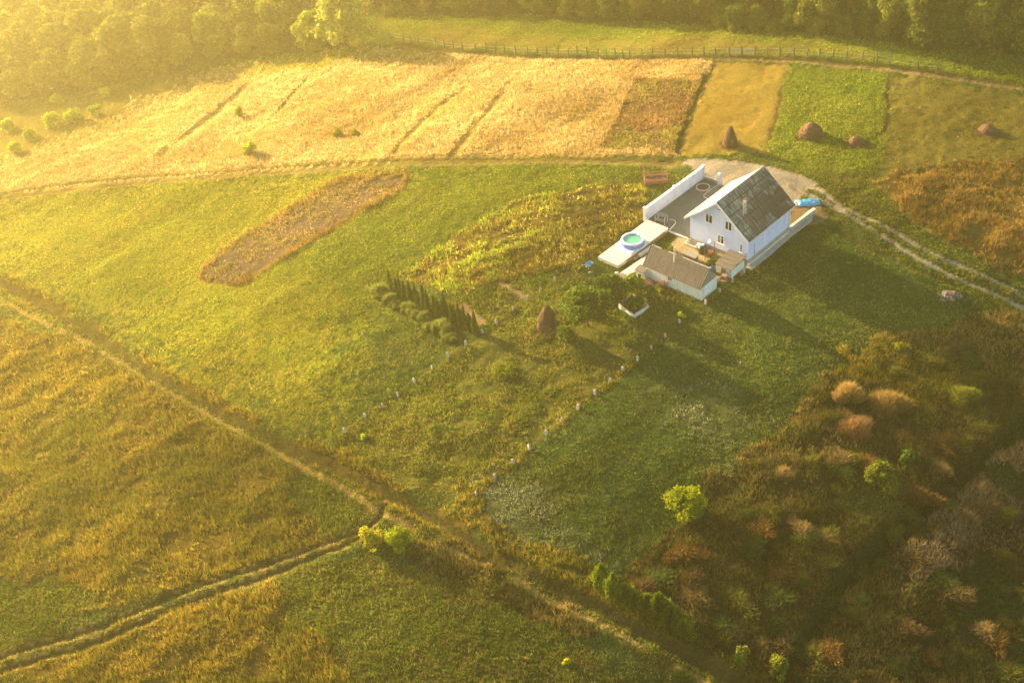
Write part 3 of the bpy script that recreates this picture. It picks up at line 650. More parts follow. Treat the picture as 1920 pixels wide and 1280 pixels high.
MB().lathe([(1.36,.56),(1.42,.66),(1.38,.76),(1.27,.80),(1.16,.75),(1.12,.64),(1.14,.50)], 44, cap=False, wob=.006).build('ring', M['poolwhite'], pl, True)
MB().lathe([(1.18,.50),(1.18,.60),(.01,.60)], 44, cap=False).build('water', M['water'], pl)
MB().box(-.14,.14,1.0,1.22,.58,.74).build('skimmer', M['white'], pl)
MB().lathe([(1.66, -.0),(1.66,.045),(.2,.045)], 30).build('ground_sheet', M['white'], pl)
# garden swing seat / bench with canopy at the platform's top
bn = local_thing('garden_bench', 'grey garden bench with a boarded canopy beside the concrete slab', 'bench', -5.6, 1.75, .06, rad(12))
MB().box(-.62,.62,-.28,.42,.95,1.0).build('canopy', M['greywood'], bn)
MB().box(-.68,.68,-.62,-.22,.42,.47).build('seat', M['greywood'], bn); MB().box(-.68,.68,-.66,-.62,.5,.8).build('backrest', M['greywood'], bn)
for sx_ in (-.64, .64):
    for sy_ in (-.58, .38): MB().bar((sx_, sy_, 0), (sx_, sy_*.7, .98), .03).build('leg', M['white'], bn)
# side slab and wall on the right of the house
sl_ = local_thing('side_wall', 'long concrete wall running on from the house beside the dark lawn', 'wall', 0, 0)
MB().prism([(8.31,8.75),(8.55,8.75),(8.75,14.0),(8.45,14.0)], -.2, .78).build('wall_panel', M['concrete'], sl_)
MB().prism([(8.27,8.7),(8.60,8.7),(8.80,14.05),(8.40,14.05)], .78, .84).build('coping', M['slab'], sl_)
wk = MB().prism([(8.30,-.5),(9.15,-.45),(9.2,3),(9.12,8.6),(9.25,12.6),(8.78,13.6),(8.6,8.7),(8.30,8.7)], -.3, .10).build('side_pavement', M['concrete']); wk.location = (*HO, 0); wk.rotation_euler = (0,0,HROT); tag(wk, kind='structure')
MB().box(8.30, 8.50, -.1, 8.7, -.3, .34).build('footing', M['slab'], house)

# cellar steps
st = local_thing('cellar_steps', 'sunken concrete steps with pale rim against the house wall', 'steps', 0, 0)
MB().box(-.25,1.5,-.75,-.6,-.3,.30).build('side_wall', M['slab'], st); MB().box(-.4,-.25,-.75,-.02,-.3,.30).build('side_wall', M['slab'], st)
for k in range(4): MB().box(-.25+.3*k, .05+.3*k, -.6, -.02, -.3, .24-.055*k).build('step', M['concrete'], st)
MB().box(1.3,1.95,-.62,-.02,-.1,.62).build('landing_block', M['whitewall'], st)
# pieces in the small yard
tk = local_thing('water_tank', 'round dark tank with pale lid against the blue house wall', 'tank', 2.35, -.75)
MB().lathe([(.5,0),(.52,.1),(.52,.8),(.42,.95),(.2,1.0)], 22).build('body', M['black'], tk, True); MB().lathe([(.22,1.0),(.24,1.06),(.05,1.1)], 16, (-.05,.1)).build('lid', M['white'], tk)
bc = local_thing('orange_bucket', 'bright orange bucket hanging between the two clothesline posts', 'bucket', 3.7, -.95)
MB().lathe([(.13,.42),(.20,.8),(.215,.8),(.21,.83),(.18,.83),(.12,.46)], 14, cap=False).build('body', M['orange'], bc, True); MB().lathe([(.14,.42),(.14,.44)], 14).build('base', M['orange'], bc)
MB().path([(.2*math.cos(t),0,.82+.2*math.sin(t)) for t in np.linspace(0, math.pi, 7)], .012).build('handle', M['metal'], bc)
MB().box(-.16,.16,-.16,.16,0,.415).build('stand', M['wood'], bc)
for lb, b, a, hg in (('pale wooden post left of the orange bucket','', -1.9, 1.85), ('pale wooden post topped by a crossbar behind the orange bucket','x', -.62, 2.0)):
    pz = local_thing('clothes_post', lb, 'post', 3.55 if b == '' else 4.0, a)
    MB().bar((0,0,-.2),(0,0,hg),.055,.045).build('pole', M['wood'], pz)
    if b: MB().bar((-.45,0,hg-.06),(.45,0,hg-.06),.03).build('crossbar', M['wood'], pz)
tb_ = local_thing('garden_table', 'small brown wooden table standing by the blue house wall', 'table', 5.05, -.72)
MB().box(-.55,.55,-.3,.3,.68,.74).build('table_top', M['wood'], tb_)
for sx_ in (-.48,.48):
    for sy_ in (-.24,.24): MB().box(sx_-.03,sx_+.03,sy_-.03,sy_+.03,0,.68).build('leg', M['wood'], tb_)
kn = local_thing('rabbit_hutch', 'low box with grey board lid behind the long shed roof', 'hutch', 1.95, -2.6)
MB().box(-.85,.85,-.34,.34,-.1,.55).build('body', M['redwood'], kn); MB().box(-.95,.95,-.42,.42,.55,.61).build('lid', M['greywood'], kn)
# small lean-to shed
ls = local_thing('lean_to_shed', 'small whitewashed shed with dark flat roof beside the house corner', 'shed', 0, 0)
MB().box(6.0,8.15,-3.1,-.55,-.25,1.12).build('wall', M['whitewall'], ls)
r_ = MB(); r_.add([(5.85,-3.25,1.14),(8.25,-3.25,1.10),(8.25,-.35,1.46),(5.85,-.35,1.50),(5.85,-3.25,1.21),(8.25,-3.25,1.17),(8.25,-.35,1.53),(5.85,-.35,1.57)], [(3,2,1,0),(4,5,6,7),(0,1,5,4),(1,2,6,5),(2,3,7,6),(3,0,4,7)]); rfo = r_.build('roof', M['darkroof'], ls)
MB().box(6.0,8.15,-.60,-.55,1.12,1.44).build('back_board', M['wood'], ls)
for a in (-2.6,-1.9,-1.2): MB().bar((5.9,a,1.34+(a+3)*.12),(8.2,a,1.30+(a+3)*.12),.02).build('batten', M['wood'], rfo)
MB().box(6.7,7.3,-3.135,-3.102,-.1,.9).build('door', M['redwood'], ls)
ln = local_thing('lean_pole', 'long pale pole leaning across the flat roof of the small shed', 'pole', 0, 0); MB().bar((7.9,-3.6,.9),(8.2,-.3,1.9),.035).build('pole', M['wood'], ln)
br = local_thing('blue_barrel', 'blue plastic barrel between the long shed and the small shed', 'barrel', 5.75, -3.6)
MB().lathe([(.26,0),(.30,.08),(.30,.36),(.32,.40),(.30,.44),(.30,.8),(.24,.9)], 20).build('body', M['blue'], br, True); MB().lathe([(.24,.9),(.25,.94),(.2,.95)], 16).build('lid', M['black'], br)
# clutter of boards
rr = random.Random(3)
for k, (b, a, ln_, an, mt, lab) in enumerate((
   (6.6,-3.9,1.5,20,'redwood','red-brown plank on the scrap heap nearest the blue barrel'), (7.0,-4.2,1.3,-35,'wood','brown plank crossing the middle of the scrap heap'),
   (7.3,-3.8,1.1,70,'greywood','grey plank at the top of the scrap heap by the small shed'), (7.6,-4.7,1.6,10,'wood','brown plank lying along the right edge of the scrap heap'),
   (6.9,-5.0,1.4,50,'greywood','grey plank lying beside the back wall of the long shed'))):
    q = local_thing('plank', lab, 'plank', b, a, .12+.09*k, rad(an), 'planks heaped between the sheds')
    MB().add([(-ln_/2,-.11,0),(ln_/2,-.09,.02),(ln_/2,.1,.02),(-ln_/2,.11,0),(-ln_/2,-.11,.05),(ln_/2,-.09,.07),(ln_/2,.1,.07),(-ln_/2,.11,.05)],[(3,2,1,0),(4,5,6,7),(0,1,5,4),(1,2,6,5),(2,3,7,6),(3,0,4,7)]).build('board', M[mt], q)
for lab, b, a, hh_, mt in (('brown wooden crate at the end of the scrap heap', 7.75,-4.0,.75,'redwood'),('low brown box between the two sheds', 7.2,-5.0,.4,'wood')):
    q = local_thing('crate', lab, 'crate', b, a); MB().box(-.3,.3,-.26,.26,0,hh_).build('body', M[mt], q); MB().box(-.33,.33,-.29,.29,hh_,hh_+.04).build('lid', M['wood'], q)

# ------------------------------------------------------------------ long shed
sh = local_thing('long_shed', 'long whitewashed shed with brown corrugated gable roof', 'shed', 0, 0)
SW0, SW1, SA0, SA1, SZ, SR = 0.0, 7.9, -8.72, -5.72, 1.72, 3.62
ww_ = MB(); mid = (SA0+SA1)/2
ww_.add([(SW0,SA0,-.25),(SW1,SA0,-.25),(SW1,SA1,-.25),(SW0,SA1,-.25),(SW0,SA0,SZ),(SW1,SA0,SZ),(SW1,SA1,SZ),(SW0,SA1,SZ)],[(3,2,1,0),(4,5,6,7),(0,1,5,4),(1,2,6,5),(2,3,7,6),(3,0,4,7)])
ww_.build('wall', M['whitewall'], sh)
for b0_, b1_ in ((SW0+.02, SW0+.08), (SW1-.08, SW1-.02)):
    MB().add([(b0_,SA0+.1,SZ),(b0_,SA1-.1,SZ),(b0_,mid,SR-.12),(b1_,SA0+.1,SZ),(b1_,SA1-.1,SZ),(b1_,mid,SR-.12)],[(0,2,1),(3,4,5),(0,1,4,3),(1,2,5,4),(2,0,3,5)]).build('gable_boards', M['greywood'], sh)
def corr_y(a0, z0, a1, z1, b0, b1, pitch=.2, amp=.03):
    V, Fc = corr(a0, z0, a1, z1, b0, b1, .28, .045); return [(v[1], v[0], v[2]) for v in V], [f_[::-1] for f_ in Fc]
r1 = MB()
sE = (SA0-.28, SZ-.08)
midp = ((mid+sE[0])/2, (SR+sE[1])/2)
r1.add(*corr_y(mid, SR, midp[0]-.05, midp[1]-.06+.0, -.32, 7.85)); r1.add(*corr_y(midp[0], midp[1]-.03, sE[0], sE[1], -.32, 7.95))
ro_ = r1.build('roof', M['oldroof'], sh); ro_['label'] = 'brown corrugated roof slope facing the garden'
r2 = MB(); r2.add(*corr_y(SA1+.25, SZ-.08, mid, SR, -.32, 7.85)); r2.build('roof', M['oldroof'], sh)
for b0_, b1_ in ((.2,1.15),(2.2,3.3),(4.2,7.8)): MB().bar((b0_,mid,SR+.04),(b1_,mid,SR+.04),.07).build('ridge_cap', M['metal'], sh)
fl = MB().bar((3.35,SA0+.95,SZ+.9),(3.35,SA0+1.0,5.0),.085,.085,10).build('flue_pipe', M['flue'], sh)
MB().box(SW0-.05, SW1, SA0-.12, SA0-.004, -.2, .06).build('footing', M['concrete'], sh)
f_ = MB(); 
for x0,x1,z0,z1 in ((3.16,3.80,.86,.92),(3.16,3.80,1.60,1.66),(3.16,3.24,.92,1.60),(3.72,3.80,.92,1.60),(3.44,3.52,.92,1.60)): f_.box(x0,x1,SA0-.05,SA0+.01,z0,z1)
wn = f_.build('window', M['whiteframe'], sh)
for x0,x1 in ((3.24,3.44),(3.52,3.72)): MB().box(x0,x1,SA0-.02,SA0+.008,.92,1.60).build('pane', M['glass'], wn)
MB().box(7.905,7.94,SA0+.15,SA1-.15,-.1,1.5).build('end_door', M['whitewall'], sh)
# pale path / low walls left of the shed
wp = MB().prism([(-2.85,-10.1),(-1.75,-10.0),(-1.65,-5.3),(-2.55,-5.3)], -.2, .18).build('path', M['slab']); wp.location = (*HO, 0); wp.rotation_euler = (0,0,HROT); tag(wp, kind='structure')
bl = local_thing('stone_lump', 'rounded pale stone at the lower end of the white path', 'stone', -2.9, -10.6); MB().lathe([(.2,-.1),(.42,.1),(.4,.3),(.22,.48),(.05,.52)], 9, wob=.08).build('stone', M['slab'], bl, True)
hu = local_thing('dog_house', 'small white hut with brown lid roof beside the long shed', 'hut', -.42, -9.0)
MB().box(-.55,.55,-.42,.42,-.1,1.05).build('wall', M['whitewall'], hu)
h_ = MB(); h_.add([(-.68,-.55,1.04),(.68,-.55,1.04),(.68,.55,1.2),(-.68,.55,1.2),(-.68,-.55,1.1),(.68,-.55,1.1),(.68,.55,1.26),(-.68,.55,1.26)],[(3,2,1,0),(4,5,6,7),(0,1,5,4),(1,2,6,5),(2,3,7,6),(3,0,4,7)]); h_.build('roof', M['darkroof'], hu)
MB().box(-.2,.2,-.45,-.42,.05,.65).build('dark_doorway_panel', M['black'], hu)  # black panel on the wall; its colour stands for the unlit opening
fr = local_thing('animal_run', 'small bare earth pen with red-brown rails beside the white hut', 'pen', 0, 0)
MB().prism([(.15,-9.9),(1.7,-10.1),(3.0,-8.75),(.15,-8.75)], -.02, .03).build('earth_floor', M['soil'], fr)
rp = [(.2,-9.6),(1.75,-9.85),(2.45,-9.2),(2.75,-8.8)]
for p in rp: MB().box(p[0]-.04,p[0]+.04,p[1]-.04,p[1]+.04,-.1,.72).build('post', M['redwood'], fr)
for hh_ in (.35,.68): 
    m_ = MB(); m_.path([(p[0],p[1],hh_) for p in rp], .035); m_.build('rail', M['redwood'], fr)
q = local_thing('log_pile', 'tangled heap of reddish logs under the small shed window', 'logs', 2.9, -9.15)
m_ = MB()
for k in range(16):
    x, y = rr.uniform(-.3,.3), rr.uniform(-.3,.3); z = rr.uniform(.05,.75); a = rr.uniform(0,6.3); l = rr.uniform(.25,.6)
    m_.bar((x-math.cos(a)*l/2,y-math.sin(a)*l/2,z),(x+math.cos(a)*l/2,y+math.sin(a)*l/2,z+rr.uniform(-.25,.25)),rr.uniform(.03,.08))
m_.build('logs', M['redwood'], q)
for lab,b,a,an,mt in (('brown box beside the lower end of the white path', -2.0,-10.7,5,'wood'),('grey crate half hidden in bushes beside the brown box', -1.3,-10.9,0,'greywood')):
    q = local_thing('crate', lab, 'crate', b, a, 0, rad(an)); MB().box(-.35,.35,-.4,.4,-.1,.5).build('body', M[mt], q); MB().box(-.38,.38,-.43,.43,.5,.54).build('lid', M[mt], q)
sq = local_thing('stone_slab', 'pale stone slab lying in the grass below the pen', 'stone', 1.9, -10.9, 0, rad(30)); MB().prism([(-.5,-.15),(.5,-.18),(.52,.14),(-.48,.16)], -.05, .1).build('slab', M['slab'], sq)
# open frame / cold frame
cf = local_thing('cold_frame', 'open white board garden frame around dark soil', 'garden frame', 0, 0)
cfp = [(1.0,-15.15),(3.75,-15.75),(4.0,-13.5),(1.25,-12.9)]
zf = float(ground_z(*loc(2.4,-14.3))[0][0])
MB().prism([(x*.98+.05,y*.995-.07) for x,y in cfp], zf-.2, zf+.05).build('soil', M['soil'], cf)
for k in range(4):
    p = np.array(cfp[k]); q2 = np.array(cfp[(k+1)%4])
    pn = ribbon([p,(p+q2)/2,q2], .07, zf-.2, zf+.62).build('side_panel', M['whitewall'] if k != 3 else M['greywood'], cf)
    ribbon([p,(p+q2)/2,q2], .12, zf+.623, zf+.66).build('rim', M['wood'] if k in (0,3) else M['slab'], pn)
# rusty cage trailer
tr = local_thing('metal_cage', 'rusty brown metal cage frame standing on the grass by the wall', 'cage', -12.1, 9.1, float(ground_z(*loc(-12.1,9.1))[0][0]), 0.80)
m_ = MB()
Wc, Dc, Hc = 1.45, .95, 1.95
for x in (-Wc, Wc):
    for y in (-Dc, Dc): m_.bar((x,y,-.1),(x,y,Hc if y > 0 else Hc*.72),.07,.07,4)
for y, z in ((Dc,Hc),(-Dc,Hc*.72),(-Dc,.72),(Dc,.72),(-Dc,.08),(Dc,.08)): m_.bar((-Wc,y,z),(Wc,y,z),.065,.065,4)
for x in (-Wc,Wc):
    m_.bar((x,-Dc,Hc*.72),(x,Dc,Hc),.045,.045,4)
    for z in (.72,.08): m_.bar((x,-Dc,z),(x,Dc,z),.045,.045,4)
m_.build('frame', M['rust'], tr)
for k in range(1,4): MB().bar((-Wc+k*2*Wc/4,-Dc-.04,.05),(-Wc+k*2*Wc/4,-Dc-.04,Hc*.72),.035,.035,4).build('bar', M['rust'], tr)

MB().box(-Wc,Wc,-Dc+.02,-Dc+.05,.1,.52).build('front_panel', M['rust'], tr); MB().box(-Wc,Wc,Dc-.05,Dc-.02,.1,.42).build('back_panel', M['rust'], tr); MB().box(-Wc,Wc,-Dc+.05,Dc-.05,.08,.13).build('floor', M['rust'], tr)
# tarp pile
p = gat(1516, 381); tp = thing('tarpaulin_pile', 'bright turquoise tarpaulin thrown over a pile beside the road', 'tarpaulin', p, HROT*0-.05)
V = []; nx_, ny_ = 30, 16
for i in range(nx_+1):
    for j in range(ny_+1):
        u_ = i/nx_*2-1; v_ = j/ny_*2-1; e = max(0, 1-max(abs(u_)**4, abs(v_)**3)); zz = .46*e**.6*(.85+.25*math.sin(u_*5+v_*2))+.07*math.sin(u_*15+v_*9)*e+.05*math.sin(v_*13-u_*6)*e
        V.append((u_*1.45+.05*math.sin(v_*9), v_*.68+.05*math.sin(u_*11), zz-.03))
tm = MB(); tm.add(V, [(i*(ny_+1)+j, (i+1)*(ny_+1)+j, (i+1)*(ny_+1)+j+1, i*(ny_+1)+j+1) for i in range(nx_) for j in range(ny_)]); tm.build('sheet', M['tarp'], tp, True)
m_ = MB()
for k in range(14): x, y = rr.uniform(-1.75,-1.3), rr.uniform(-.5,.5); m_.lathe([(.12,-.05),(.2,.06),(.1,.2)], 7, (x,y), wob=.1)
m_.build('rubble', M['slab'], tp)

# ------------------------------------------------------------------ haystacks
def haystack(px, py, r, h, label, kind, seed, group='haystacks on the fields'):
    p = gat(px, py); t = thing('haystack', label, 'haystack', p, seed, group)
    rg = random.Random(seed); prof = {'cone': [(.92,0),(1,.12),(.93,.28),(.76,.5),(.52,.74),(.28,.92),(.07,1.0)], 'dome': [(.95,0),(1,.10),(.97,.3),(.86,.5),(.62,.72),(.35,.88),(.06,1.0)],
        'tall': [(.80,0),(.98,.10),(1,.25),(.90,.48),(.66,.70),(.42,.86),(.22,.96),(.05,1.0)], 'heap': [(1,0),(.95,.18),(.8,.45),(.6,.72),(.3,.93),(.06,1.0)]}[kind]
    n_ = 40; V = []; rows = []
    zz = np.linspace(0, 1, 22); pr_ = np.interp(zz, [q[1] for q in prof], [q[0] for q in prof])
    for j, z in enumerate(zz):
        for k in range(n_):
            a = 2*math.pi*k/n_; w = 1+.09*math.sin(a*2+seed+z*2)+.05*math.sin(a*5+seed*2+z*6)+rg.uniform(-.045,.045)
            V.append((pr_[j]*r*w*math.cos(a)+.16*z*z*math.sin(seed*1.7), pr_[j]*r*w*math.sin(a)+.12*z*z*math.cos(seed), z*h*(1+rg.uniform(-.015,.015))-.05))
    F_ = [(j*n_+k, j*n_+(k+1)%n_, (j+1)*n_+(k+1)%n_, (j+1)*n_+k) for j in range(21) for k in range(n_)]+[tuple(range(21*n_, 22*n_))]
    m = MB(); m.add(V, F_); m.build('hay', M['hay'], t)
    # loose stalks hanging out of the surface
    m = MB(); base = np.array(V)
    for k in range(2600):
        v = base[rg.randrange(len(base)-n_)]; rr_ = np.array([v[0], v[1], 0]); rr_ = rr_/(np.linalg.norm(rr_)+1e-6); tv = np.array([-rr_[1], rr_[0], 0])
        q = v+rr_*rg.uniform(.05,.20)+np.array([0,0,-rg.uniform(.1,.45)])+tv*rg.uniform(-.08,.08); m.add([v+tv*.045+[0,0,.02], v-tv*.045, q], [(0,1,2)])
    for k in range(500):
        a = rg.uniform(0, 6.28); q_ = r*rg.uniform(.9, 1.5); b_ = np.array([math.cos(a)*q_, math.sin(a)*q_, rg.uniform(-.02, .1)]); a2 = rg.uniform(0, 6.28); e_ = np.array([math.cos(a2), math.sin(a2), rg.uniform(-.1, .3)])*rg.uniform(.15, .35)
        m.add([b_+[0,0,.03], b_+[math.sin(a2)*.05, -math.cos(a2)*.05, 0], b_+e_], [(0,1,2)])
    m.build('loose_stalks', M['hay'], t)
    if kind in ('dome',): MB().bar((0,0,h-.2),(0,0,h+.75),.03,.02).build('pole', M['wood'], t)
    return t
haystack(1368, 272, 1.02, 2.85, 'tall pointed conical haystack on the ochre strip', 'cone', 2)
haystack(1520, 255, 1.48, 2.2, 'broad domed haystack with a pole on the green strip', 'dome', 5)
haystack(1606, 268, 1.12, 1.0, 'low brown hay heap just right of the domed haystack', 'heap', 7)
haystack(1851, 245, 1.25, .95, 'flat dark hay heap alone near the right edge', 'heap', 9)
haystack(1026, 617, .92, 3.15, 'tall rounded haystack in the garden near the trees', 'tall', 12)

# ------------------------------------------------------------------ marker posts
mp0 = None
def post(px, py, group, label):
    global mp0
    x, y, z = gat(px, py)
    if mp0 is None:
        mp0 = thing('marker_post', label, 'post', (x, y, z), 0, group)
        MB().box(-.12,.12,-.10,.10,-.2,.56).build('shaft', M['postc'], mp0); MB().add([(-.12,-.10,.56),(.12,-.10,.56),(.12,.10,.56),(-.12,.10,.56),(-.06,-.05,.64),(.06,-.05,.64),(.06,.05,.64),(-.06,.05,.64)],[(0,1,5,4),(1,2,6,5),(2,3,7,6),(3,0,4,7),(4,5,6,7)]).build('top', M['postc'], mp0); o = mp0
    else:
        o = mp0.copy(); link(o); o.location = (x, y, z)
        for c in [c for c in mp0.children]:
            d = c.copy(); link(d); d.parent = o
        tag(o, label, 'post', group)
    o.rotation_euler = (rr.uniform(-.12,.12), rr.uniform(-.12,.12), HROT+rr.uniform(-.2,.2)); s = rr.uniform(.85,1.2); o.scale = (s, s, s)
for p in [(648,812),(685,785),(717,763),(746,742),(778,717),(811,692),(841,672),(874,649),(905,624),(931,607),(962,582),(988,565),(1013,547),(1040,527)]:
    post(*p, 'marker posts left of the garden', 'short pale concrete post in the left row crossing the meadow')
for p in [(893,929),(928,897),(962,870),(993,842),(1024,816),(1053,791),(1084,767),(1116,741),(1143,717),(1169,696),(1195,677),(1221,655),(1247,632),(1274,606)]:
    post(*p, 'marker posts right of the garden', 'short pale concrete post in the right row along the green lawn')
post(1323, 571, 'x', 'pale concrete post just below the long shed corner'); bpy.context.view_layer.update()
for p, lb in (((1349,549),'pale concrete post beside the scrap heap between the sheds'), ((1373,530),'pale concrete post at the small shed corner'), ((1395,512),'pale concrete post between small shed and side pavement')):
    post(*p, 'marker posts beside the sheds', lb)
for o in COL.objects:
    if o.get('group') == 'x': o['group'] = 'marker posts beside the sheds'

# ------------------------------------------------------------------ back fence
fpx = [(731+0,72.5),(757,78),(770,81),(785,83),(817,87.6),(834,91.5),(851,94),(868,95.2),(891,96.7),(911,98.2),(929,99.7),(947,99.1),(968,102.7),(989,102.1),(1007,103.3),(1025,104.2),(1047,105.7),(1066,105.7),(1083,105.7),(1102,107.3),(1121,108.2),(1137,108.8),
  (1154,108),(1168,108.6),(1181,109),(1203,108.4),(1223,107.6),(1247,107.4),(1271,107),(1297,106.3),(1319,105.6),(1342,105),(1368,105),(1391,105),(1415,105),(1439,105),(1462,105),(1489,106.6),(1513,108),(1537,110),(1562,111.5),(1586,113),(1616,116),(1644,118),(1667,122),(1721,129),(1756,133)]
fp = [np.array(gat(x, y-1)) for x, y in fpx]
fn = thing('wire_fence', 'long wooden post fence along the road below the tree line', 'fence', tuple(fp[22]))
o0 = fp[22]
for k, p in enumerate(fp):
    q = p-o0; hh_ = rr.uniform(1.35,1.75); MB().bar(tuple(q+[0,0,-.3]), tuple(q+[rr.uniform(-.14,.14), rr.uniform(-.1,.1), hh_]), .13, .10, 6).build('post', M['bark'], fn)
for hh_ in (.55, 1.1):
    m_ = MB(); m_.path([tuple(p-o0+[0,0,hh_]) for p in fp], .016, 4); m_.build('wire', M['metal'], fn)
m_ = MB()
for a_, b_ in zip(fp[4:20][:-1], fp[5:20]): m_.bar(tuple(a_-o0+[0,0,1.0]), tuple(b_-o0+[0,0,.95]), .035, .035, 4)
m_.build('rail', M['wood'], fn)
m_ = MB(); a_, b_ = fp[32]-o0, fp[34]-o0
for z in (.3,.6,.9,1.2): m_.bar(tuple(a_+[0,0,z]), tuple(b_+[0,0,z]), .035, .035, 4)
for t in np.linspace(.1,.9,7): m_.bar(tuple(a_+(b_-a_)*t+[0,0,.1]), tuple(a_+(b_-a_)*(t+.06)+[0,0,1.3]), .025, .025, 4)
m_.build('hurdle', M['greywood'], fn)

# ------------------------------------------------------------------ trees and shrubs
def leaf_cloud(lobes, n, size, pal_, seed, up=.3, shell=.55, squash=1., conic=False):
    """leaf clumps spread through the volume of several lobes; returns V, F, C"""
    rg = np.random.default_rng(seed); L_ = np.array(lobes, float); wts = L_[:, 3]**2; wts /= wts.sum()
    li = rg.choice(len(L_), n, p=wts); d = rg.normal(size=(n, 3)); d /= np.linalg.norm(d, axis=1)[:, None]
    rr_ = (shell+(1-shell)*rg.random(n)**.6)*(1+np.abs(rg.normal(0, .14, n))); rr_ *= 1+.16*np.sin(d[:,0]*6+li)*np.cos(d[:,1]*7+li*2)
    c = L_[li, :3]+d*(rr_*L_[li, 3])[:, None]*np.array([1,1,squash])
    hole = np.sin(c[:,0]*2.3+seed)*np.sin(c[:,1]*2.1+seed*2)*np.sin(c[:,2]*2.6); kp = hole > -.45; c = c[kp]; d = d[kp]; li = li[kp]; n = len(c)
    nr_ = d*.8+rg.normal(size=(n, 3))*.7+[0,0,up]; nr_ /= np.linalg.norm(nr_, axis=1)[:, None]
    a = np.cross(nr_, rg.normal(size=(n, 3))); a /= np.linalg.norm(a, axis=1)[:, None]; b = np.cross(nr_, a)
    s = size*rg.uniform(.5, 1.4, (n, 1)); V = np.stack([c-a*s*.5-b*s*.3, c+a*s*.5-b*s*.35, c+a*s*.2+b*s*.6, c-a*s*.35+b*s*.45], 1).reshape(-1, 3)
    P_ = np.array(pal_); tone = rg.random((n, 1))*.5+(.5*(np.sin(li*2.4+1)*.5+.5))[:, None]
    C = P_[0]*(1-tone)+P_[1]*tone; C *= rg.uniform(.8, 1.2, (n, 1))
    if len(P_) > 2:
        m = rg.random(n) < .08; C[m] = P_[2]
    return V, np.arange(len(V)).reshape(-1, 4), np.repeat(C, 4, 0)
def make_crown(name, lobes, n, size, pal_, seed, mat='leaf', **kw):
    V, F_, C = leaf_cloud(lobes, n, size, pal_, seed, **kw); o = tri_mesh(name, V, F_, C, M[mat]); return o
def trunk(name, h, r, seed, limbs=5, spread=1.5, lean=(0,0)):
    rg = random.Random(seed); m = MB(); top = np.array([lean[0], lean[1], h]); mid_ = np.array([lean[0]*.4+rg.uniform(-.1,.1), lean[1]*.4, h*.5])
    m.bar((0,0,-.3), mid_, r, r*.75, 9); m.bar(mid_, top, r*.75, r*.4, 9)
    for k in range(limbs):
        a = 2*math.pi*k/limbs+rg.uniform(-.4,.4); st_ = mid_+(top-mid_)*rg.uniform(0,.9); e = st_+np.array([math.cos(a)*spread, math.sin(a)*spread, spread*rg.uniform(.5,1.1)])
        k_ = (st_+e)/2+[0,0,.15*spread]; m.bar(st_, k_, r*.38, r*.25, 6); m.bar(k_, e, r*.25, r*.08, 6)
    return m.build(name, M['bark'])
def copy_tree(src, xyz, rz, s, label, cat, group):
    r_ = src.copy(); link(r_); r_.location = xyz; r_.rotation_euler = (0,0,rz); r_.scale = s
    for ch in [c for c in src.children]:
        d = ch.copy(); link(d); d.parent = r_
    for k in ('label','category','group'):
        if k in r_: del r_[k]
    return tag(r_, label, cat, group)
def plant(name, label, cat, xyz, crown, trunk_=None, group=None, rz=0, s=(1,1,1)):
    t = thing(name, label, cat, xyz, rz, group); t.scale = s; crown.parent = t
    if trunk_: trunk_.parent = t
    return t
def rand_lobes(seed, n, R, H0, H1, r0, r1):
    rg = random.Random(seed); out = []
    for k in range(n):
        a = rg.uniform(0, 6.28); q = rg.random()**.5; z = rg.uniform(H0, H1); taper = 1-.55*((z-H0)/(H1-H0+1e-6))**2
        out.append((math.cos(a)*q*R*taper, math.sin(a)*q*R*taper, z, rg.uniform(r0, r1)))
    return out
DG = [(.045,.080,.010), (.105,.145,.018), (.19,.19,.03)]
OG = [(.085,.105,.012), (.200,.200,.024), (.27,.19,.04)]
LG = [(.140,.190,.015), (.290,.310,.026), (.38,.34,.05)]
protos = []
for k, (pl_, R, H) in enumerate(((DG,2.6,8),(OG,2.4,7),(DG,2.0,9),(LG,2.6,7),(OG,3.0,9),(DG,2.3,6.5))):
    lb = rand_lobes(30+k, 16, R*.75, H*.22, H*.86, R*.32, R*.55)
    protos.append((lambda lb=lb, pl_=pl_, k=k, H=H: (make_crown('crown', lb, 5200, .42, pl_, 40+k), trunk('trunk', H*.7, .2, k, 6, 1.6))))
made = {}
def forest_tree(kind, xyz, s, label, group):
    rz = rr.uniform(0, 6.28)
    if kind not in made:
        c, t = protos[kind](); made[kind] = plant('forest_tree', label, 'tree', xyz, c, t, group, rz, s); return made[kind]
    return copy_tree(made[kind], xyz, rz, s, label, 'tree', group)
TL = [(700,28),(800,25),(1000,26),(1140,41),(1300,45),(1430,54),(1560,66),(1700,76),(1740,88),(1820,92),(1960,104)]
def interp_px(poly, x): return float(np.interp(x, [p[0] for p in poly], [p[1] for p in poly]))
x = 716
while x < 1990:
    y = interp_px(TL, x); base = np.array(gat(x, y-2)); gap = 1575 < x < 1655
    for row in range(4):
        if gap and row >= 1: break
        if row == 0:
            sc = (.62 if x < 1500 else .85)*rr.uniform(.8,1.15)
        else: sc = (.8+.08*row+(.15 if x > 1600 else 0))*rr.uniform(.85,1.15)
        if gap: sc *= .6
        bx_ = base[0]+rr.uniform(-1.2,1.2); by_ = base[1]+row*4.6+rr.uniform(-1,1)
        z_ = float(ground_z(bx_, by_)[0][0]); kd = rr.choice([0,1,2,4,5] if x < 1660 else [0,2,5,4])
        forest_tree(kd, (bx_, by_, z_-.2), (sc*1.1, sc*1.1, sc), 'leafy tree in the dark wood along the top edge', 'trees of the far wood')
    x += rr.uniform(30, 44)
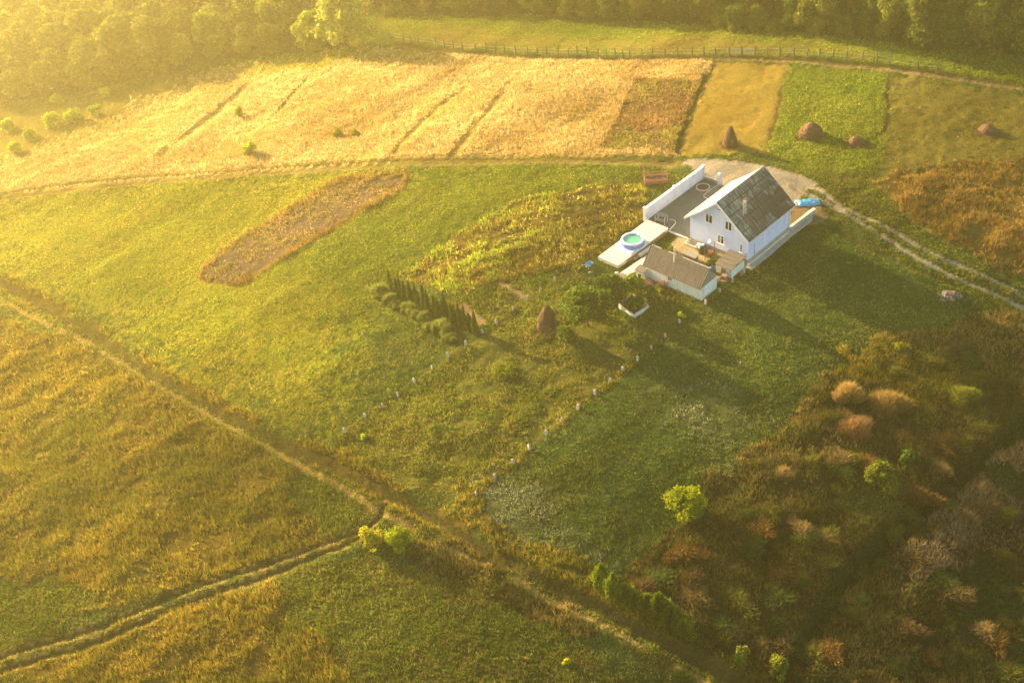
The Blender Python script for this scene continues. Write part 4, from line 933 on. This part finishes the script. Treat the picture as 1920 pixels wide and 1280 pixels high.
# left wood
LLn = [(-60,205),(0,190),(150,168),(280,140),(400,112),(480,100),(560,92)]
x = -70
while x < 575:
    y = interp_px(LLn, x); base = np.array(gat(x, y))
    for row in range(8):
        sc = (.75 if row == 0 else 1.1)*rr.uniform(.75,1.3)
        bx_ = base[0]+rr.uniform(-1.3,1.3)-row*.6; by_ = base[1]+row*6.2+rr.uniform(-1.2,1.2)
        forest_tree(rr.choice([1,4,1,3,4]), (bx_, by_, float(ground_z(bx_, by_)[0][0])-.2), (sc*1.15, sc*1.15, sc), 'hazy yellow-green tree in the sunlit wood at upper left', 'trees of the left wood')  # lighter leaf kinds carry the upper left glow in their colour
    x += rr.uniform(50, 68)
c, t = make_crown('crown', rand_lobes(91, 22, 2.6, 2.0, 7.6, 1.0, 1.7), 9000, .40, [(.20,.22,.035),(.38,.38,.06),(.45,.40,.07)], 92), trunk('trunk', 5.5, .3, 93, 7, 1.9)
plant('broad_tree', 'large bright rounded tree standing out where the back road begins', 'tree', gat(650, 86), c, t, s=(1.45,1.45,1.25))
c, t = make_crown('crown', rand_lobes(94, 18, 2.2, 1.0, 5.6, .9, 1.4), 6500, .38, [(.18,.21,.02),(.34,.36,.03)], 95), trunk('trunk', 4, .25, 96, 6, 1.5)
plant('broad_tree', 'lower bushy tree leaning on the left side of the bright rounded tree', 'tree', gat(590, 88), c, t, s=(1.2,1.2,1.1))
c, t = make_crown('crown', rand_lobes(97, 22, 2.1, 1.2, 8.0, 1.0, 1.6), 9000, .40, [(.065,.085,.012),(.14,.15,.022)], 98), trunk('trunk', 5.5, .28, 99, 7, 1.6)
plant('broad_tree', 'tall rounded tree in front of the dark wood at upper right', 'tree', gat(1728, 86), c, t, s=(1.1,1.1,1.05))
# bushes
def reed_mesh(wr, h, n, pal_, seed):
    rg = np.random.default_rng(seed); a = rg.random(n)*6.283; q = rg.random(n)**.6; px_ = np.cos(a)*q*wr; py_ = np.sin(a)*q*wr*.85
    k = 1+.3*np.sin(a*3+seed); px_ *= k; py_ *= k; hh = h*(1-.55*q**2)*rg.uniform(.45, 1.15, n); z0 = hh*rg.uniform(0, .55, n)
    dr = np.stack([np.cos(a)*.35*q+rg.normal(0,.22,n), np.sin(a)*.35*q+rg.normal(0,.22,n)], 1)*hh[:, None]; w_ = rg.uniform(.03, .075, n); b = rg.random(n)*6.283
    V = np.empty((n, 3, 3)); V[:,0] = np.stack([px_-np.cos(b)*w_, py_-np.sin(b)*w_, z0], 1); V[:,1] = np.stack([px_+np.cos(b)*w_, py_+np.sin(b)*w_, z0], 1); V[:,2] = np.stack([px_+dr[:,0], py_+dr[:,1], hh], 1)
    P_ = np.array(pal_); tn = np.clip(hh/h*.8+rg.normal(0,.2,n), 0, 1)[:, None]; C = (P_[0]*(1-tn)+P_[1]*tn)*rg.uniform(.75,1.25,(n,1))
    return tri_mesh('foliage', V.reshape(-1,3), np.arange(n*3).reshape(-1,3), np.repeat(C, 3, 0), M['grass'])
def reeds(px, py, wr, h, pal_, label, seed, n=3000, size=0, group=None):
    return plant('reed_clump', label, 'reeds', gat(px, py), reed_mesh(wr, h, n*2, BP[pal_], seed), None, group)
BP = {'olive': [(.10,.12,.012),(.19,.19,.02)], 'bright': [(.17,.21,.008),(.30,.31,.012)], 'yellow': [(.28,.25,.012),(.44,.38,.02)], 'dark': [(.04,.07,.010),(.08,.12,.014)],
      'straw': [(.20,.13,.04),(.34,.22,.065)], 'pink': [(.19,.10,.035),(.30,.16,.06)], 'lime': [(.24,.30,.015),(.38,.42,.02)], 'sage': [(.12,.16,.02),(.26,.26,.07)]}
def bush(px, py, wr, h, pal_, label, seed, name='bush', cat='bush', n=2200, size=.22, group=None, mat='leaf', leafy=None):
    lb = rand_lobes(seed, 15, wr*.80, h*.18, h*.82, wr*.16, wr*.46); lb = [(a, b, max(c, r_*.55), r_) for a, b, c, r_ in lb]
    c = make_crown('foliage', lb, int(n*1.25), size*.85, BP[pal_], seed+1, mat, shell=.35)
    m = MB(); rg = random.Random(seed)
    for k in range(5): a = k*1.256; m.bar((0,0,-.15), (math.cos(a)*wr*.5, math.sin(a)*wr*.5, h*.55), .05, .02, 5)
    return plant(name, label, cat, gat(px, py), c, m.build('stem', M['bark']), group)
bush(1288, 962, 2.05, 3.1, 'bright', 'round bright yellow-green bush on the edge of the brown thicket', 201, n=7500, size=.19)
bush(750, 1026, 1.55, 2.7, 'bright', 'yellow-green bush beside the crossing of the two tracks, right of a pair', 203, n=3500, size=.18)
bush(699, 1022, 1.3, 2.1, 'yellow', 'yellow bush beside the crossing of the two tracks, left of a pair', 205, n=2600, size=.18)
bush(1654, 910, 1.9, 2.6, 'olive', 'olive green bush in the middle of the brown thicket', 207, n=4500)
reeds(1665, 765, 1.6, 2.0, 'straw', 'feathery golden reed clump in the thicket, larger of two', 209, n=3500, size=.25)
reeds(1590, 748, 1.3, 1.6, 'straw', 'feathery golden reed clump in the thicket, left of the larger one', 211, n=2600, size=.25)
reeds(1605, 808, 1.6, 1.5, 'pink', 'rusty pink shrub just below the golden reed clumps', 213, n=3000, size=.25)
reeds(1800, 745, 1.7, 1.2, 'olive', 'olive reed clump on the right side of the thicket', 215, n=1800)
reeds(1470, 890, .9, 1.0, 'straw', 'small orange-yellow reed clump at the left edge of the thicket', 217, n=900)
bush(1700, 870, 1.3, 1.4, 'dark', 'dark green shrub right of the olive bush', 219, n=2200)
bush(1458, 1262, 1.1, 2.0, 'olive', 'bushy green shrub at the bottom edge beside the thicket', 221, n=3000)
bush(1392, 1235, .8, 1.7, 'olive', 'narrow green shrub at the bottom edge, left of the bushy one', 223, n=2000)
bush(1063, 1241, .42, .5, 'yellow', 'tiny bright yellow shrub near the bottom edge', 225, n=500, size=.13)
bush(352, 1052, .3, .45, 'lime', 'tiny lime green plant alone in the ochre weeds', 227, n=260, size=.13)
bush(1278, 594, .52, .8, 'lime', 'small lime yellow shrub in front of the long shed', 229, n=900, size=.14)
bush(682, 822, .45, .6, 'lime', 'small lime shrub beside the last post of the left row', 231, n=500, size=.14)
bush(1683, 655, .8, .9, 'yellow', 'yellow flowering shrub on the upper rim of the thicket', 233, n=1200, size=.18)
bush(450, 218, 1.0, 1.9, 'lime', 'small round tree in the golden field, upper of two', 235, 'small_tree', 'tree', 1600)
bush(470, 290, 1.5, 2.1, 'lime', 'small spreading tree in the golden field, lower of two', 237, 'small_tree', 'tree', 2400)
bush(634, 256, .7, 1.1, 'bright', 'small shrub in the golden field, left of a close pair', 239)
bush(668, 254, .6, 1.0, 'bright', 'small shrub in the golden field, right of a close pair', 241)
for k, (x, y, w, h) in enumerate([(60,262,1.6,1.8),(100,235,2.0,2.6),(140,225,1.6,2.2),(180,215,1.4,1.8),(110,195,1.3,2.0),(200,180,1.3,1.7),(30,285,1.5,1.6),(95,165,1.3,2.2),(15,245,1.6,2.2)]):
    bush(x, y, w, h, 'lime', 'hazy yellow-green bush at the left edge of the golden field', 250+2*k, group='bushes at the left field edge', n=1800, size=.28)
for k, (x, y, w, h, lb) in enumerate([(1345,50,1.7,2.0,'dark low bush in front of the far wood, left of three'),(1376,55,1.5,1.5,'flat dry bush in front of the far wood, middle of three'),(1415,53,1.6,3.0,'taller olive bush in front of the far wood, right of three'),(1452,57,1.9,1.6,'low spreading bush right of the taller olive bush')]):
    bush(x, y, w, h, 'olive', lb, 280+2*k, n=2200, size=.28)
rt = random.Random(31); wcl = {}
TH = [(1880,640),(1720,650),(1640,680),(1540,740),(1470,840),(1370,900),(1330,980),(1250,1040),(1190,1090),(1300,1190),(1400,1270),(1560,1270),(1640,1080),(1760,960),(1880,840)]
n_w = 0
while n_w < 95:
    x = rt.uniform(1180, 1910); y = rt.uniform(640, 1275)
    if not inpoly(np.array([float(x)]), np.array([float(y)]), TH)[0] and not (x > 1650 and y > 850 and rt.random() < .5): continue
    if math.hypot(x-1288, y-930) < 70: continue
    kd = rt.choice(['olive','straw','rust','olive','green','rust','green','brown']); n_w += 1
    lb = {'olive':'ragged olive weed clump growing in the brown thicket','straw':'ragged straw coloured weed clump growing in the brown thicket','rust':'ragged rusty orange weed clump growing in the brown thicket','green':'ragged dark green weed clump growing in the brown thicket','brown':'ragged brown weed clump growing in the brown thicket'}[kd]
    gp_ = kd+' weed clumps in the thicket'; s_ = rt.uniform(.7, 1.5); sc = (s_*rt.uniform(.8,1.5), s_, rt.uniform(.45,.8))
    if kd not in wcl:
        pal_ = {'olive':[(.05,.055,.012),(.16,.145,.020)],'straw':[(.09,.06,.02),(.27,.18,.055)],'rust':[(.07,.04,.012),(.24,.125,.028)],'green':[(.03,.045,.01),(.09,.115,.018)],'brown':[(.04,.026,.010),(.15,.095,.035)]}[kd]
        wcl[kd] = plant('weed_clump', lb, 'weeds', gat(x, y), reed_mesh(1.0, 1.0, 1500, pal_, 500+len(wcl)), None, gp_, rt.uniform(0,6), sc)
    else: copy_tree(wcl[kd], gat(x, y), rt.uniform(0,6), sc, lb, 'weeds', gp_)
# conifers in a clump at the bottom
def conifer_mesh(name, h, r, n, pal_, seed, size=.16):
    rg = np.random.default_rng(seed); t = rg.random(n)**.8; a = rg.random(n)*2*np.pi; q = r*(1-t)**.75*np.clip(t*9+.45, 0, 1)*(.40+.60*rg.random(n)**.5)*(1+.22*np.sin(a*3+t*9))*(1+np.abs(rg.normal(0,.15,n)))
    c = np.stack([np.cos(a)*q, np.sin(a)*q, t*h+.05], 1); out = np.stack([np.cos(a), np.sin(a), np.full(n, .9)], 1); out /= np.linalg.norm(out, axis=1)[:, None]
    s = size*rg.uniform(.6, 1.5, (n, 1)); sd = np.cross(out, rg.normal(size=(n, 3))); sd /= np.linalg.norm(sd, axis=1)[:, None]
    V = np.stack([c-sd*s*.4, c+sd*s*.4, c+out*s*1.3], 1).reshape(-1, 3); P_ = np.array(pal_); tn = rg.random((n, 1)); C = (P_[0]*(1-tn)+P_[1]*tn)
    return tri_mesh(name, V, np.arange(len(V)).reshape(-1, 3), np.repeat(C, 3, 0), M['needles'])
cm = conifer_mesh('foliage', 1, 1, 2600, [(.07,.11,.008),(.24,.28,.016)], 5, .10); ct = MB().bar((0,0,-.1),(0,0,.7),.06,.02).build('trunk', M['bark'])
first = None
for k, (x, y, h, r) in enumerate([(1128,1092,2.6,.8),(1140,1108,2.2,.8),(1150,1118,3.0,.7),(1172,1122,2.0,.9),(1190,1135,2.2,.9),(1212,1142,2.4,1.0),(1235,1152,2.6,1.1),(1258,1168,2.4,1.1),(1280,1188,2.0,1.0)]):
    lb = ['feathery yellow-green conifer at the upper left end of the roadside clump','low conifer second from the upper end of the roadside clump','tallest bright conifer of the roadside clump'] [k] if k < 3 else 'dark bushy conifer in the lower part of the roadside clump'
    s = (r*1.15, r*1.15, h*rr.uniform(.7,1.05))
    if first is None: first = plant('conifer', lb, 'conifer', gat(x, y), cm, ct, 'conifers beside the dirt road', 0, s)
    else: copy_tree(first, gat(x, y), rr.uniform(0,6), s, lb, 'conifer', 'conifers beside the dirt road')
# thuja hedge row
cm = conifer_mesh('foliage', 1, 1, 1500, [(.040,.070,.012),(.110,.150,.020)], 8, .13); ct = MB().bar((0,0,-.1),(0,0,.7),.08,.03).build('trunk', M['bark'])
first = None; h0 = np.array([732,545]); h1 = np.array([889,622])
NTJ = 24
for k in range(NTJ):
    t = k/(NTJ-1); p = h0+(h1-h0)*t; x, y = p[0]+rr.uniform(-3,3), p[1]+rr.uniform(-3,3)+3*math.sin(t*3.1); s = (.34*rr.uniform(.75,1.35),)*2+(2.6*rr.uniform(.6,1.25),)
    lb = 'narrow dark green columnar thuja in the hedge row along the garden'
    if first is None: first = plant('thuja', lb, 'thuja', gat(x, y), cm, ct, 'thujas planted in a row', 0, s)
    else: copy_tree(first, gat(x, y), rr.uniform(0,6), s, lb, 'thuja', 'thujas planted in a row')
# light shrubs beside the thujas
rs = random.Random(77)
for k in range(30):
    t = k/29; x = 706+150*t+rs.uniform(-8,8); y = 551+84*t+rs.uniform(-5,7)
    lb = 'tall leafy pale flowering shrub in the row left of the thujas'
    w = rs.uniform(.40,.78)
    if k == 0:
        lo = rand_lobes(300, 14, .75, .3, 1.25, .22, .42); c = reed_mesh(.75, 1.35, 3200, [(.07,.105,.016),(.22,.24,.045)], 301)
        m = MB()
        for q_ in range(4): m.bar((0,0,-.1), (math.cos(q_*1.57)*.4, math.sin(q_*1.57)*.4, .9), .03, .01, 5)
        shb = plant('flowering_shrub', lb, 'shrub', gat(x, y), c, m.build('stem', M['bark']), 'flowering shrubs beside the thujas')
    else: copy_tree(shb, gat(x, y), rs.uniform(0,6), (w*rs.uniform(.8,1.5), w, w*rs.uniform(.7,1.35)), lb, 'shrub', 'flowering shrubs beside the thujas')
# garden trees
def gtree(px, py, R, h, seed, label, n=6000, pal_=[(.035,.068,.010),(.105,.150,.018),(.20,.22,.03)], sz=.21, lean=(0,0)):
    lb = rand_lobes(seed, 16, R*.8, h*.42, h*.85, R*.25, R*.42)
    c = make_crown('crown', lb, n, sz, pal_, seed+1, shell=.35); t = trunk('trunk', h*.6, .13, seed, 7, R*.6, lean)
    return plant('fruit_tree', label, 'tree', gat(px, py), c, t)
gtree(1102, 612, 3.1, 5.2, 320, 'wide dark feathery garden tree, largest of the group near the haystack', 13000)
gtree(1146, 572, 2.2, 4.2, 322, 'dark garden tree between the largest tree and the brown box', 8000)
gtree(1192, 582, .95, 2.1, 324, 'small dark tree growing out of the white garden frame', 3200)
gtree(1188, 548, 1.3, 2.4, 326, 'small light green tree below the white hut', 2600, [(.12,.16,.015),(.22,.25,.02)])
gtree(1216, 560, .9, 1.5, 328, 'low dark tree in front of the long shed wall', 2400)
gtree(1060, 645, 1.0, 2.6, 330, 'slim leaning young tree just right of the garden haystack', 1800, [(.07,.10,.014),(.15,.18,.02)], .17, (-.8,.5))
bush(1075, 575, 1.3, 1.8, 'olive', 'olive shrub against the left side of the largest garden tree', 340, n=2200, size=.18)
bush(1238, 545, .7, .9, 'olive', 'low shrub against the front wall of the long shed', 342, n=1200, size=.15)
bush(945, 700, 1.6, .9, 'olive', 'pale feathery low shrub between the two rows of posts', 344, n=2000, size=.16)
bush(1336, 498, .75, .8, 'dark', 'dark green shrub beside the clothesline posts', 346, n=1300, size=.14)
bush(1258, 470, .55, .5, 'olive', 'small green shrub at the ridge of the long shed', 348, n=900, size=.14)
# stone pile
p = gat(1778, 556); sp = thing('stone_pile', 'round pile of broken grey and reddish rubble in the grass', 'rubble', p); m_ = MB()
for k in range(90):
    a = rr.uniform(0,6.28); q = rr.random()**.6*1.35; z = max(0, (1.35-q)*.35)*rr.random(); s = rr.uniform(.10,.24); x, y = q*math.cos(a)*1.1, q*math.sin(a)*.8
    m_.lathe([(s*.5,z-.05),(s,z+.02),(s*.8,z+s*.7),(s*.2,z+s)], 6, (x,y), wob=.12)
m_.build('stones', M['stone'], sp); m_ = MB()
for k in range(14): a = rr.uniform(0,6.28); m_.bar((rr.uniform(-.8,.4),rr.uniform(-.5,.5),.3),(rr.uniform(-.2,.9),rr.uniform(-.5,.5),.45),.05)
m_.build('broken_sticks', M['redwood'], sp)
# wheelbarrow-like bundle in the grass by the platform
p = gat(1105, 501); wbw = thing('wheelbarrow', 'small pale blue wheelbarrow left on the grass below the platform', 'wheelbarrow', p, .6)
m_ = MB(); m_.add([(-.3,-.25,.28),(.3,-.22,.3),(.3,.22,.3),(-.3,.25,.28),(-.42,-.34,.58),(.45,-.3,.55),(.45,.3,.55),(-.42,.34,.58)],[(3,2,1,0),(0,1,5,4),(1,2,6,5),(2,3,7,6),(3,0,4,7)]); m_.build('tray', M['tarp'], wbw)
w_ = MB(); w_.bar((.62,-.05,.18),(.62,.05,.18),.18,.18,14); w_.build('wheel', M['black'], wbw); m_ = MB()
for s in (-1,1): m_.bar((.62,s*.08,.18),(-.9,s*.28,.55),.02); m_.bar((-.25,s*.2,.3),(-.35,s*.24,0),.02)
m_.build('handle', M['white'], wbw)
p = gat(1107, 512); q = thing('feed_sack', 'small crumpled dark sack in the grass near the wheelbarrow', 'sack', p); MB().lathe([(.2,-.02),(.26,.08),(.2,.2),(.05,.26)], 10, wob=.12, sy=.7).build('sack', M['greywood'], q, True)

# ------------------------------------------------------------------ haze, world, sun, camera
hz = MB().box(-1700, 1800, -1700, 1800, -36, CAMH+6).build('glow_haze', bpy.data.materials.new('glow_haze_air')); tag(hz, kind='stuff')  # added volume imitating the lens flare glow at upper left
hm = hz.data.materials[0]; hm.use_nodes = True; nt = hm.node_tree; nt.nodes.clear()
pv = nt.nodes.new('ShaderNodeVolumePrincipled'); pv.inputs['Color'].default_value = (1.0,.87,.40,1); pv.inputs['Density'].default_value = .00080; pv.inputs['Anisotropy'].default_value = .83
oo = nt.nodes.new('ShaderNodeOutputMaterial'); nt.links.new(pv.outputs[0], oo.inputs['Volume'])
wd = bpy.data.worlds.new('World'); scene.world = wd; wd.use_nodes = True; nt = wd.node_tree; nt.nodes.clear()
sky = nt.nodes.new('ShaderNodeTexSky'); sky.sky_type = 'NISHITA'; sky.sun_disc = False; sky.sun_elevation = SUN_EL
sky.sun_rotation = math.atan2(SUNH[0], SUNH[1])
bg = nt.nodes.new('ShaderNodeBackground'); bg.inputs[1].default_value = .075; ow = nt.nodes.new('ShaderNodeOutputWorld')
nt.links.new(sky.outputs[0], bg.inputs[0]); nt.links.new(bg.outputs[0], ow.inputs[0])
sd_ = bpy.data.lights.new('sun', 'SUN'); sd_.energy = 5.0; sd_.angle = rad(.5); sd_.color = (1.0,.78,.45)
so = link(bpy.data.objects.new('sun', sd_))
from mathutils import Vector, Matrix
dv = Vector((SUNH[0]*math.cos(SUN_EL), SUNH[1]*math.cos(SUN_EL), math.sin(SUN_EL))); so.rotation_euler = dv.to_track_quat('Z', 'Y').to_euler(); so.location = (-60, 200, 120)
cd = bpy.data.cameras.new('camera'); cam = link(bpy.data.objects.new('camera', cd)); cd.sensor_width = 36; cd.lens = FPX/1920*36; cd.clip_start = 1; cd.clip_end = 8000
R3 = Matrix(((_r[0], _u[0], -_f[0]), (_r[1], _u[1], -_f[1]), (_r[2], _u[2], -_f[2])))
cam.matrix_world = Matrix.Translation((0, 0, CAMH)) @ R3.to_4x4()
scene.camera = cam
vs = scene.view_settings; vs.view_transform = 'Standard'; vs.look = 'None'; vs.gamma = 1; vs.exposure = 2.75; vs.use_curve_mapping = False
scene.cycles.max_bounces = 6; scene.cycles.volume_bounces = 1; scene.cycles.use_denoising = True
